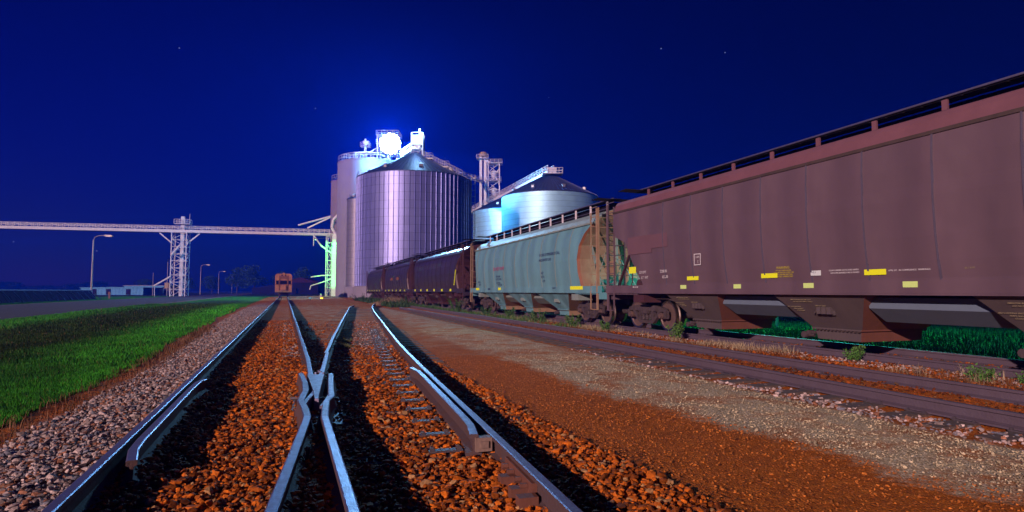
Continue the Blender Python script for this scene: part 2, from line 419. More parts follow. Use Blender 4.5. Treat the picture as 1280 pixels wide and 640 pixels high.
def ground_material():
    m, N, L, B = newmat('ground_zones')
    tc = N.new('ShaderNodeTexCoord')
    def noise(scale, det=5, rough=.6):
        n = N.new('ShaderNodeTexNoise'); n.inputs['Scale'].default_value = scale; n.inputs['Detail'].default_value = det; n.inputs['Roughness'].default_value = rough
        L.new(tc.outputs['Object'], n.inputs['Vector']); return n.outputs[0]
    def voro(scale, feat='F1'):
        n = N.new('ShaderNodeTexVoronoi'); n.feature = feat; n.inputs['Scale'].default_value = scale
        L.new(tc.outputs['Object'], n.inputs['Vector']); return n
    def math_(op, a, b=None, clamp=False):
        n = N.new('ShaderNodeMath'); n.operation = op; n.use_clamp = clamp
        for i, q in enumerate((a, b)):
            if q is None: continue
            if isinstance(q, (int, float)): n.inputs[i].default_value = q
            else: L.new(q, n.inputs[i])
        return n.outputs[0]
    def ramp(fac, cols):
        n = N.new('ShaderNodeValToRGB')
        while len(n.color_ramp.elements) < len(cols): n.color_ramp.elements.new(.5)
        for e, (p, c) in zip(n.color_ramp.elements, cols): e.position = p; e.color = (*c, 1)
        L.new(fac, n.inputs[0]); return n.outputs[0]
    def mix(fac, a, b):
        n = N.new('ShaderNodeMix'); n.data_type = 'RGBA'
        L.new(fac, n.inputs[0]); L.new(a, n.inputs[6]); L.new(b, n.inputs[7]); return n.outputs[2]
    edge = math_('ADD', math_('MULTIPLY', math_('SUBTRACT', noise(1.1, 4), .5), 1.3), math_('MULTIPLY', math_('SUBTRACT', noise(9, 5), .5), .8))
    def mask(attr, soft=.25, amp=1.0):
        a = N.new('ShaderNodeAttribute'); a.attribute_name = attr
        s = math_('ADD', a.outputs['Fac'], math_('MULTIPLY', edge, amp))
        return math_('ADD', math_('DIVIDE', s, soft), .5, True)
    vs = voro(22); vf = voro(75); vff = voro(38)
    stone_n = N.new('ShaderNodeSeparateColor'); L.new(vs.outputs['Color'], stone_n.inputs[0])
    fine_n = N.new('ShaderNodeSeparateColor'); L.new(vf.outputs['Color'], fine_n.inputs[0])
    rust = ramp(stone_n.outputs[0], [(0, (.11, .03, .004)), (.5, (.34, .09, .008)), (1, (.50, .15, .02))])
    pale = ramp(stone_n.outputs[1], [(0, (.12, .07, .06)), (.5, (.33, .22, .21)), (1, (.55, .44, .44))])
    dirt = ramp(noise(14, 8, .75), [(.3, (.27, .07, .006)), (.55, (.52, .155, .014)), (.75, (.66, .24, .03))])
    dsp = ramp(fine_n.outputs[0], [(.0, (.6, .6, .6)), (.8, (1, 1, 1)), (1, (1.5, 1.4, 1.3))])
    def mul(a, b):
        n = N.new('ShaderNodeMix'); n.data_type = 'RGBA'; n.blend_type = 'MULTIPLY'; n.inputs[0].default_value = 1
        L.new(a, n.inputs[6]); L.new(b, n.inputs[7]); return n.outputs[2]
    dirt = mul(dirt, dsp)
    gravel = ramp(fine_n.outputs[1], [(0, (.24, .20, .12)), (.5, (.50, .44, .28)), (.9, (.70, .64, .46)), (1, (.85, .82, .68))])
    gravel = mix(ramp(noise(1.7, 5), [(.45, (0, 0, 0)), (.62, (.75, .75, .75))]), gravel, mul(dirt, ramp(noise(.7), [(0, (1, 1, 1)), (1, (1.2, 1.2, 1.2))])))
    tan = mix(ramp(noise(2.2, 5), [(.38, (0, 0, 0)), (.6, (1, 1, 1))]), gravel, dirt)
    grass = ramp(noise(6, 8, .7), [(.3, (.014, .08, .006)), (.5, (.035, .18, .012)), (.7, (.06, .26, .02))])
    dry = ramp(noise(3, 8, .7), [(.3, (.012, .04, .004)), (.6, (.03, .08, .008)), (.8, (.045, .12, .012))])  # darker green paints the shade lying across the lawn
    field = ramp(noise(.05, 6), [(.3, (.010, .018, .010)), (.7, (.025, .045, .015))])
    c = dirt
    c = mix(mask('w_gravel', .3), c, gravel)
    c = mix(mask('w_coarse', .3), c, rust)
    c = mix(mask('w_tan', 3.0, 3.0), c, tan)
    c = mix(mask('w_shoulder', .3, .5), c, pale)
    c = mix(mask('w_belt', .3, .8), c, dirt)
    c = mix(mask('w_lawn', .25, .6), c, grass)
    c = mix(mask('w_lawn_shade', 1.2, .8), c, dry)
    c = mix(mask('w_field', 6, 2), c, field)
    c = mix(mask('w_back', .4, 1.0), c, grass)
    L.new(c, B.inputs['Base Color'])
    B.inputs['Roughness'].default_value = .95
    B.inputs['Specular IOR Level'].default_value = .15
    h = math_('ADD', math_('MULTIPLY', vf.outputs['Distance'], -.5), math_('MULTIPLY', math_('MULTIPLY', vs.outputs['Distance'], -1.6), mask('w_bumpy', 1.0)))
    h = math_('ADD', h, math_('MULTIPLY', noise(30, 6), .6))
    bp = N.new('ShaderNodeBump'); bp.inputs['Strength'].default_value = .9; bp.inputs['Distance'].default_value = .035
    L.new(h, bp.inputs['Height']); L.new(bp.outputs[0], B.inputs['Normal'])
    return m
gm = ground_material()
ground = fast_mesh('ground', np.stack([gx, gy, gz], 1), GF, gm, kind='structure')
ground.data.polygons.foreach_set('use_smooth', [True] * len(ground.data.polygons))
gv = gx * NR[0] + gy * NR[1]
far_cross = (gy - 44) * .3
attrs = {
    'w_gravel': np.minimum(gx - ip(gy, GRAV_L), 5.9 - gv),
    'w_coarse': np.minimum(ip(gy, COARSE_R) - gx, 30 - gy),
    'w_tan': np.minimum(np.minimum(ip(gy, GRAV_L) + .3 - gx, gx - (C_x(gy) - .3)), (gy - 15) * .5),
    'w_shoulder': np.minimum(A_x(gy) - .05 - gx, gx - ip(gy, GRASS_E) - .35),
    'w_belt': np.minimum(gv - 6.1, 14 - gv),
    'w_lawn': ip(gy, GRASS_E) - .25 - gx,
    'w_lawn_shade': np.minimum(np.minimum(ip(gy, GRASS_E) - 2.4 - gx, gx - ip(gy, GRASS_E) + 7.8), 90 - gy),
    'w_field': np.maximum(-(gx + 45 + .386 * gy), np.maximum(gy - 175, gx - 60)),
    'w_back': gv - 13.4,
    'w_bumpy': np.minimum(ip(gy, COARSE_R) - gx, gx - ip(gy, GRASS_E)),
}
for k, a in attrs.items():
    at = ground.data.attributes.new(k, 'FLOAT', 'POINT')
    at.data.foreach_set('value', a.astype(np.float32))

# road (parallel to the main track) with dirt shoulders
def strip(name, line_l, line_r, y0, y1, z, mat, n=80, wob=0):
    mb = MB(); ys_ = np.linspace(0, 1, n) ** 2 * (y1 - y0) + y0
    vs, fs = [], []
    for i, y in enumerate(ys_):
        w = wob * math.sin(y * .9) * math.cos(y * .37)
        vs += [(line_l(y), y, z), (line_r(y) + w, y, z)]
        if i: fs.append((2 * i - 2, 2 * i - 1, 2 * i + 1, 2 * i))
    mb.add(vs, fs)
    return tag(mb.build(name, mat), kind='structure')
strip('road_shoulder', lambda y: -27.2 - .386 * y, lambda y: -11.6 - .40 * y, -20, 520, -.205, M['shoulder'], wob=.25)
strip('road', lambda y: -26.4 - .386 * y, lambda y: -12.4 - .40 * y, -20, 520, -.195, M['asphalt'])

# ------------------------------------------------------------------ stones
def ico():
    t = (1 + 5 ** .5) / 2
    v = np.array([(-1, t, 0), (1, t, 0), (-1, -t, 0), (1, -t, 0), (0, -1, t), (0, 1, t), (0, -1, -t), (0, 1, -t), (t, 0, -1), (t, 0, 1), (-t, 0, -1), (-t, 0, 1)], float)
    v /= np.linalg.norm(v[0])
    f = np.array([(0, 11, 5), (0, 5, 1), (0, 1, 7), (0, 7, 10), (0, 10, 11), (1, 5, 9), (5, 11, 4), (11, 10, 2), (10, 7, 6), (7, 1, 8), (3, 9, 4), (3, 4, 2), (3, 2, 6), (3, 6, 8), (3, 8, 9), (4, 9, 5), (2, 4, 11), (6, 2, 10), (8, 6, 7), (9, 8, 1)])
    return v, f
ICO_V, ICO_F = ico()
TEMPL = []
for k in range(14):
    v = ICO_V.copy()
    for c in range(7):
        d = RNG.normal(size=3); d /= np.linalg.norm(d)
        lim = RNG.uniform(.35, .68)
        s_ = v @ d
        v -= np.outer(np.clip(s_ - lim, 0, None), d)
    v *= RNG.uniform(.6, 1.15, 3)
    v *= RNG.uniform(.88, 1.12, (12, 1))
    TEMPL.append(v)
TEMPL = np.array(TEMPL)
def rotmats(n):
    q = RNG.normal(size=(n, 4)); q /= np.linalg.norm(q, axis=1)[:, None]
    w, x, y, z = q.T
    return np.stack([1 - 2 * (y * y + z * z), 2 * (x * y - z * w), 2 * (x * z + y * w), 2 * (x * y + z * w), 1 - 2 * (x * x + z * z), 2 * (y * z - x * w), 2 * (x * z - y * w), 2 * (y * z + x * w), 1 - 2 * (x * x + y * y)], 1).reshape(n, 3, 3)
def stones(name, P, size, cols, flat=.7):
    n = len(P)
    t = TEMPL[RNG.integers(0, len(TEMPL), n)]
    V = np.einsum('nij,nkj->nki', rotmats(n), t) * size[:, None, None]
    V[:, :, 2] *= flat
    V += P[:, None, :]
    F = (ICO_F[None] + (np.arange(n) * 12)[:, None, None]).reshape(-1, 3)
    C = np.repeat(cols, 12, 0)
    return fast_mesh(name, V.reshape(-1, 3), F, M['stone'], C, kind='stuff')
def scatter(n, y0, y1, xl, xr, bias=1.0):
    y = y0 + (y1 - y0) * RNG.random(n) ** bias
    x = xl(y) + (xr(y) - xl(y)) * RNG.random(n)
    return x, y
def rust_cols(n):
    t = RNG.random((n, 1))
    c = np.array([.50, .125, .006]) * (.22 + 1.15 * t ** 1.3)
    g = RNG.random(n) < .10
    c[g] = np.array([.42, .24, .10]) * RNG.uniform(.6, 1.2, (g.sum(), 1))
    return c
def pale_cols(n):
    t = RNG.random((n, 1))
    c = np.array([.44, .37, .36]) * (.4 + 1.0 * t)
    g = RNG.random(n) < .22
    c[g] = np.array([.32, .15, .09]) * RNG.uniform(.6, 1.3, (g.sum(), 1))
    g = RNG.random(n) < .15
    c[g] = np.array([.20, .22, .28]) * RNG.uniform(.6, 1.2, (g.sum(), 1))
    return c
# density falls with distance
def zone_stones(name, segs, xl, xr, colf, smin, smax, reject=None):
    Ps, Ss = [], []
    for y0, y1, dens in segs:
        wy = float(np.mean([xr(np.array(q)) - xl(np.array(q)) for q in np.linspace(y0, y1, 5)]))
        n = int(dens * (y1 - y0) * max(wy, .1))
        x, y = scatter(n, y0, y1, xl, xr)
        k = np.ones(n, bool)
        if reject is not None: k = ~reject(x, y)
        x, y = x[k], y[k]
        s_ = RNG.uniform(smin * .55, smax, len(x)) * (1 + .75 * (RNG.random(len(x)) ** 5))
        z = ground_h(x, y) + s_ * .12 + .02 * RNG.random(len(x)) + .012 * lowfreq(x * 4, y * 4)
        Ps.append(np.stack([x, y, z], 1)); Ss.append(s_)
    P, S = np.concatenate(Ps), np.concatenate(Ss)
    return stones(name, P, S, colf(len(P)))
# clear strip on the dark side of each rail where only low stones lie is kept natural
zone_stones('rust_ballast', [(2.2, 6, 1050), (6, 10, 760), (10, 16, 420), (16, 26, 170)],
            lambda y: A_x(y) + .06, lambda y: ip(y, COARSE_R) + .02, rust_cols, .021, .036,
            reject=lambda x, y: (y > 14) & (x > C_x(y) + .3) & (RNG.random(len(x)) < .75))
zone_stones('pale_ballast', [(2.6, 6, 950), (6, 10, 700), (10, 16, 400), (16, 30, 180), (30, 50, 60)],
            lambda y: ip(y, GRASS_E) + .35, lambda y: A_x(y) - .10, pale_cols, .020, .035)
# pale patch of stones beside the frog and between the diverging rails
zone_stones('pale_crossing_stones', [(11.5, 15, 120), (15, 24, 60)], lambda y: C_x(y) - .45 + 0 * y, lambda y: C_x(y) - .08, pale_cols, .024, .04)
zone_stones('pale_mid_stones', [(12.5, 20, 110), (20, 26, 50)], lambda y: np.interp(y, [11, 45], [-3.1, -12.2]) + .1, lambda y: ip(y, [(p[0], p[1]) for p in D_PTS]) - .1, pale_cols, .022, .038)
zone_stones('gravel_pebbles', [(3.5, 7, 900), (7, 12, 420), (12, 20, 120)], lambda y: ip(y, GRAV_L) + .05, lambda y: (5.7 - y * NR[1]) / NR[0],
            lambda n: np.array([.50, .44, .29]) * RNG.uniform(.35, 1.5, (n, 1)), .006, .013)
zone_stones('dirt_pebbles', [(3.2, 7, 700), (7, 12, 300)], lambda y: ip(y, COARSE_R), lambda y: ip(y, GRAV_L) + .1,
            lambda n: np.array([.48, .16, .025]) * RNG.uniform(.4, 1.4, (n, 1)), .005, .012)

def v_x(v): return lambda y: (v - y * NR[1]) / NR[0]
zone_stones('white_side_stones', [(3.6, 9, 230), (9, 14, 60)], v_x(5.75), v_x(6.5), pale_cols, .02, .036)
zone_stones('belt_stones', [(6, 12, 260), (12, 22, 120)], v_x(9.55), v_x(10.2), pale_cols, .018, .034)
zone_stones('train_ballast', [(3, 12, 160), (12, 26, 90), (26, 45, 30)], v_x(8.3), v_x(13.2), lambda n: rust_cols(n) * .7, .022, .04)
zone_stones('side_track_ballast', [(3, 12, 160), (12, 26, 90)], v_x(6.95), v_x(8.1), lambda n: rust_cols(n) * .45, .02, .036)  # stones darkened to paint the near rail's shadow band

# ------------------------------------------------------------------ rails and tracks
HEAD = [(-.033, -.005), (-.025, 0), (.025, 0), (.033, -.005), (.034, -.032), (.012, -.044), (.009, -.125), (.062, -.150), (.066, -.168), (-.066, -.168), (-.062, -.150), (-.009, -.125), (-.012, -.044), (-.034, -.032)]
def sweep(mb, pts, prof=HEAD, z=0.0, head_n=None):
    pts = [Vector((p[0], p[1], p[2] if len(p) > 2 else z)) for p in pts]
    ringsl = []
    for i, p in enumerate(pts):
        a = pts[max(0, i - 1)]; b = pts[min(len(pts) - 1, i + 1)]
        t = (b - a); t.z = 0; t.normalize()
        n = Vector((t.y, -t.x, 0))
        ringsl.append([tuple(p + n * dx + Vector((0, 0, dz))) for dx, dz in prof])
    o = len(mb.f)
    mb.rings(ringsl)
    k = len(prof)
    # the top faces of the head are polished
    for fi in range(o, len(mb.f)):
        j = (fi - o) % k
        if fi - o < k * (len(pts) - 1) and j in (0, 1, 2): mb.m[fi] = 1
    return mb
RM = [M['rail_rust'], M['steel_head']]
def rail(parent, pts, z=0.0, name='rail', mats=None):
    return sweep(MB(), pts, z=z).build(name, mats or RM, parent)
DULL = [M['rail_lilac'], M['rail_top_dull']]
def resample(P, step=1.0):
    y = np.arange(P[0][0], P[-1][0] + 1e-6, step)
    return [(float(ip(q, P)), float(q)) for q in y]
def smoothp(P, y0, y1, step=1.5):
    """rail polyline from (y, x) control points, lightly smoothed"""
    y = np.arange(y0, y1 + 1e-6, step)
    return [(float(np.mean([ip(q + d, P) for d in (-1.5, -.75, 0, .75, 1.5)])), float(q)) for q in y]

def tie_mesh(w, l, h=.17):
    mb = MB()
    mb.box(-l / 2, l / 2, -w / 2, w / 2, -h, 0)
    # split ends and worn top
    for k in range(5):
        x = random.uniform(-l / 2, l / 2 - .5); y = random.uniform(-w / 2 + .02, w / 2 - .02)
        mb.box(x, x + random.uniform(.3, .6), y, y + .006, .0, .004)
    me = mb
    return me
tie_mb = [tie_mesh(.23, 2.6) for _ in range(1)]
tie_short = None
def add_ties(parent, cx, ang, spots, z, plates, length=2.6, first=[None], psc=None):
    """a row of wood ties, each a part with two plates as sub-parts"""
    for i, (x, y) in enumerate(spots):
        key = round(length, 2)
        if first[0] is None or key not in first[0]:
            first[0] = first[0] or {}
            base = tie_mesh(.23, length).build('tie', M['tie'])
            pl = MB().box(-.09, .09, -.13, .13, 0, .016)
            for sx in (-.07, .07):
                for sy in (-.10, .10): pl.box(sx - .012, sx + .012, sy - .012, sy + .012, .016, .035)
            plo = pl.build('tie_plate', M['plate'])
            first[0][key] = (base.data, plo.data)
            bpy.data.objects.remove(base); bpy.data.objects.remove(plo)
        tm, pm = first[0][key]
        t = bpy.data.objects.new('tie', tm); COL.objects.link(t); t.parent = parent
        t.location = (x, y, z + random.uniform(-.006, .006)); t.rotation_euler = (0, 0, ang + random.uniform(-.015, .015))
        for off in plates(i, y):
            p = bpy.data.objects.new('tie_plate', pm); COL.objects.link(p); p.parent = t
            p.location = (off, 0, .002)
            if psc: p.scale = psc; p.location.z = .022

# main track (straight, leads to the locomotive)
ang1 = math.atan2(-.382, 1) * -1 * 0 + math.atan(.382)      # rotation so the tie lies across the rails
main = empty('railway_track', (0, 0, 0), 0, 'straight main track with left rail and guard rail, leading to the orange lit locomotive', 'railway track')
rail(main, [(A_x(y), y) for y in (-2, 10, 30, 60, 90, 135)])
rail(main, [(C_x(12.0), 12.0), (C_x(30), 30), (C_x(60), 60), (C_x(135), 135)])
# lower half of the right rail runs into the right wing of the frog
rail(main, [(1.16, -2), (-.81, 3.11), (-1.62, 5.24), (-1.70, 5.45)])
gpts = [(-3.98, 7.7), (-3.90, 7.40), (-3.80, 7.15), (-2.70, 4.26), (-2.60, 4.06)]
gpts = [(A_x(7.7) + .19, 7.7), (A_x(7.45) + .135, 7.45), (A_x(7.0) + .125, 7.0), (A_x(4.6) + .125, 4.6), (A_x(4.3) + .14, 4.3), (A_x(4.02) + .20, 4.02)]
rail(main, gpts, z=.004, name='guard_rail')
spots = []
d = np.array([-.382, 1]); d /= np.linalg.norm(d)
for k in range(46):
    s_ = 1.9 + k * .56 * (1 if k < 30 else 1)
    p = np.array([C_x(0) - .80, 0]) + d * s_
    spots.append((float(p[0]), float(p[1])))
add_ties(main, 0, math.atan(.382), spots, -.170, lambda i, y: (-.7525, .7525) if y > 9 else (-.7525,))

div = empty('railway_track', (0, 0, 0), 0, 'diverging track right of the frog with a bright headed right rail and guard rail', 'railway track')
rail(div, smoothp(D_PTS, -1.2, 56, 1.2))
Bm = smoothp(B_PTS, 12, 48, 1.2); rail(div, [(-3.42 - .01, 11.0)] + Bm)
rail(div, [(.15, -2), (-1.24, 3.11), (-1.80, 5.24), (-1.86, 5.45)])
gd = [(D_x(8.75) - .19, 8.75), (D_x(8.4) - .135, 8.4), (D_x(8.0) - .125, 8.0), (D_x(5.3) - .125, 5.3), (D_x(5.0) - .135, 5.0), (D_x(4.68) - .18, 4.68)]
g2 = rail(div, gd, z=.02, name='guard_rail')
eb = MB()
for (x, y) in (gd[-1],):
    eb.box(-.07, .06, -.045, .045, -.11, -.005); eb.box(-.03, .03, -.06, -.046, -.08, -.03)
eb.build('end_block', M['block'], div, loc=(gd[-1][0] + .07, gd[-1][1] + .03, .0)).rotation_euler = (0, 0, .28)
# joint bars with bolts on the near end of the right rail
jb = MB()
jd = Vector((-.287, 1, 0)).normalized(); jn = Vector((jd.y, -jd.x, 0))
for yy, L_ in ((4.0, .62),):
    c0 = Vector((D_x(yy), yy, -.085))
    jb.bar(c0 - jn * .030 - jd * L_ / 2, c0 - jn * .030 + jd * L_ / 2, .035, .085)
    for q in (-.22, -.08, .08, .22):
        c = c0 - jn * .05 + jd * q
        jb.tube(c, c - jn * .045, .022, 6)
jb.build('joint_bar', M['rust'], div)
for yy in (3.62, 3.78, 4.02):
    br = MB()
    c0 = Vector((D_x(yy) - .10, yy, -.13))
    br.box(-.06, .06, -.04, .04, -.05, .04, M=Matrix.Translation(c0) @ Matrix.Rotation(.28, 4, 'Z'))
    br.build('rail_brace', M['rust'], div)
spots = []
s_ = 0; y = 4.75
while y < 20:
    cx = D_x(y) - .80
    spots.append((cx + .25, y)); y += .54
add_ties(div, 0, math.atan(.275), spots, -.160, lambda i, y: (.16,), length=2.3, psc=(1.5, .28, 1))
s2 = []
y = 20.5
while y < 44: s2.append((D_x(y) - .79, y)); y += .85
add_ties(div, 0, math.atan(.265), s2, -.166, lambda i, y: (-.75, .75), length=2.6)

# frog
frog = empty('frog', (-2.10, 6.45, -.17), 0, 'cast steel frog with flared wing rails where the two tracks cross', 'frog')
def fr(pts): return [(x + 2.10, y - 6.45, .17) for x, y in pts]
WING = [(-.035, -.007), (-.026, 0), (.026, 0), (.035, -.007), (.036, -.05), (.05, -.12), (.075, -.15), (.075, -.168), (-.075, -.168), (-.075, -.15), (-.05, -.12), (-.036, -.05)]
def wing(pts, name='wing_rail'):
    mb = MB(); sweep(mb, pts, prof=WING)
    return mb.build(name, [M['rail_rust'], M['frog']], frog)
wing(fr([(-1.86, 5.45), (-2.02, 5.85), (-2.20, 6.24), (-2.285, 6.55), (-2.36, 6.85), (-2.58, 7.45), (-2.93, 8.29)]))
wing(fr([(-1.70, 5.45), (-1.82, 5.85), (-1.925, 6.22), (-1.96, 6.5), (-2.10, 6.95), (-2.24, 7.4), (-2.50, 8.25)]))
# riser blocks inside the wings
for pts in ([(-2.10, 6.0), (-2.17, 6.35), (-2.24, 6.75), (-2.30, 7.0)], [(-1.90, 6.0), (-1.95, 6.3), (-2.03, 6.7), (-2.13, 7.02)]):
    rb = MB(); sweep(rb, fr([(p[0], p[1]) for p in pts]), prof=[(-.022, -.012), (.022, -.012), (.026, -.12), (-.026, -.12)])
    rb.m = [1] * len(rb.m)
    rb.build('riser_block', [M['rail_rust'], M['frog']], frog)
# V point
nose = MB()
nl = [(-2.088, 6.38), (-2.215, 6.72), (-2.345, 7.06), (-2.72, 8.0), (-2.78, 8.15)]
nr = [(-2.072, 6.38), (-2.170, 6.72), (-2.265, 7.06), (-2.53, 8.0), (-2.57, 8.15)]
vs, fs = [], []
for (a, b) in zip(fr(nl), fr(nr)):
    zt = 0 if a[1] > .2 else -.012
    vs += [(a[0] - .01, a[1], a[2] + zt), (b[0] + .01, b[1], b[2] + zt), (b[0] + .03, b[1], 0.02), (a[0] - .03, a[1], 0.02)]
for i in range(len(nl) - 1):
    o = 4 * i
    fs += [(o, o + 1, o + 5, o + 4), (o + 1, o + 2, o + 6, o + 5), (o + 2, o + 3, o + 7, o + 6), (o + 3, o, o + 4, o + 7)]
fs += [(0, 3, 2, 1), (16, 17, 18, 19)]
nose.add(vs, fs); nose.build('frog_point', M['frog'], frog)
# legs from the point to the closure rails
rail(frog, fr([(-2.745, 8.15), (C_x(10), 10.0), (C_x(12.05), 12.05)]), name='leg_rail')
rail(frog, fr([(-2.60, 8.15), (-2.84, 9.0), (-3.42, 11.05)]), name='leg_rail')
for dx, dy in ((-.60, 1.78), (-.50, 1.80), (-.58, 1.92), (-.63, 2.0)):
    MB().tube((dx, dy, .155), (dx, dy, .185), .018, 6).build('bolt', M['frog'], frog)
bp_ = MB().box(-.26, .26, -.75, 1.35, 0, .02)
bp_.build('base_plate', M['plate'], frog).rotation_euler = (0, 0, math.atan(.33))
bo = MB()
for yy in (.25,):
    bo.tube((-.27 - .33 * yy - .02, yy, .10), (.25 - .33 * yy, yy, .10), .018, 6)
bo.build('through_bolt', M['plate'], frog)

# side track between the yard and the train
side = empty('railway_track', (0, 0, 0), 0, 'empty side track with brown rails and exposed wooden tie ends beside the train', 'railway track')
rail(side, [T(u, 6.65, TRAIN_Z) for u in (-7, 5, 15, 30, 46)], mats=DULL)
rail(side, [T(u, 8.155, TRAIN_Z) for u in (-7, 5, 15, 30, 46, 50)], mats=DULL)
spots = []
u = -3.0
while u < 40:
    p = T(u + random.uniform(-.04, .04), 7.40 + random.uniform(-.07, .05)); spots.append((p[0], p[1])); u += .53 if u < 18 else .8
add_ties(side, 0, TR_ANG - PI / 2, spots, TRAIN_Z - .17, lambda i, y: (-.7525, .7525), length=2.66)
tt = empty('railway_track', (0, 0, 0), 0, 'weedy track standing under the line of hopper cars', 'railway track')
for v in (10.33, 11.835):
    rail(tt, [T(u, v, TRAIN_Z) for u in (-7, 5, 20)] + [T(u, v - .0215 * (u - 20), TRAIN_Z) for u in (35, 60, 95)], mats=DULL)
spots = []
u = -3.0
while u < 60:
    p = T(u, 11.08 - .0215 * max(0, u - 20)); spots.append((p[0], p[1])); u += .56 if u < 24 else .9
add_ties(tt, 0, TR_ANG - PI / 2, spots[:98], TRAIN_Z - .17, lambda i, y: (-.7525, .7525), length=2.6)

# ------------------------------------------------------------------ covered hopper cars
def text(parent, s, x, z, y, size, mat, name='lettering', align='LEFT', face=1, sx=1.0):
    cu = bpy.data.curves.new(name, 'FONT'); cu.body = s; cu.size = size; cu.align_x = align; cu.extrude = .0015
    ob = bpy.data.objects.new(name, cu)
    me = bpy.data.meshes.new_from_object(ob)
    bpy.data.objects.remove(ob)
    me.materials.clear(); me.materials.append(mat)
    o = bpy.data.objects.new(name, me); COL.objects.link(o); o.parent = parent
    # reads toward -x, faces +y
    o.matrix_local = Matrix(((-sx, 0, 0, x), (0, 0, 1, y), (0, 1, 0, z), (0, 0, 0, 1)))
    return o

def truck(parent, x, mats, full=True):
    t = empty('truck', (x, 0, 0)); t.parent = parent
    for sx in (-.865, .865):
        for sy in (-1, 1):
            w = MB()
            Mx = Matrix.Translation((sx, sy * .7525, .457)) @ Matrix.Rotation(-sy * PI / 2, 4, 'X')
            prof = [(.09, -.09), (.11, .02), (.17, .045), (.30, .02), (.37, .028), (.40, .055), (.455, .06), (.457, -.03), (.485, -.05), (.484, -.075), (.40, -.07), (.36, -.02), (.2, -.01), (.12, -.09)]
            o_ = len(w.f)
            w.lathe(prof, 36, Mx)
            for j in range(o_, len(w.f)):
                k = (j - o_) // 36
                if k in (6, 7, 5): w.m[j] = 1
            # hub and bearing end cap
            w.tube((sx, sy * .80, .457), (sx, sy * 1.06, .457), .10, 14)
            w.tube((sx, sy * 1.06, .457), (sx, sy * 1.11, .457), .075, 10)
            w.build('wheel', [M['wheel'], M['tread']], t, smooth=True)
        MB().tube((sx, -.75, .457), (sx, .75, .457), .085, 12).build('axle', M['truck'], t, smooth=True)
    for sy in (-1, 1):
        f = MB()
        y0, y1 = (.92, 1.04) if sy > 0 else (-1.04, -.92)
        top = [(-1.05, .44), (-1.05, .60), (-.96, .70), (-.60, .74), (.60, .74), (.96, .70), (1.05, .60), (1.05, .44), (.98, .44), (.98, .57), (.75, .57), (.75, .46), (.62, .40), (.36, .36), (.36, .60), (-.36, .60), (-.36, .36), (-.62, .40), (-.75, .46), (-.75, .57), (-.98, .57), (-.98, .44)]
        # outer frame: upper bar, lower bar, columns, pedestals
        f.prism([(-1.06, .58), (-.98, .70), (-.5, .76), (.5, .76), (.98, .70), (1.06, .58)], y0, y1)
        f.prism([(-.80, .60), (-.70, .46), (-.38, .20), (.38, .20), (.70, .46), (.80, .60), (.66, .60), (.56, .46), (.34, .31), (-.34, .31), (-.56, .46), (-.66, .60)], y0 + .002, y1 - .002)
        for cx in (-.36, .36): f.box(cx - .05, cx + .05, y0 + .004, y1 - .004, .30, .62)
        for cx in (-1, 1): f.box(min(cx * .98, cx * 1.10), max(cx * .98, cx * 1.10), y0 + .003, y1 - .003, .38, .62)
        f.build('side_frame', M['truck'], t)
        sp = MB()
        for cx in (-.2, 0, .2):
            for k in range(5):
                zz = .33 + k * .035
                sp.tube((cx, sy * .97, zz), (cx, sy * .97, zz + .018), .075, 10)
        sp.build('spring', M['truck'], t)
    MB().box(-.2, .2, -1.08, 1.08, .50, .68).box(-.17, .17, -.5, .5, .68, .86).build('bolster', M['truck'], t)
    bk = MB()
    for sx in (-1, 1):
        bk.box(sx * .38 - .05, sx * .38 + .05, -.85, .85, .36, .44)
    bk.bar((-.9, .15, .72), (.9, -.15, .74), .04)
    bk.build('brake_beam', M['rust'], t)
    return t

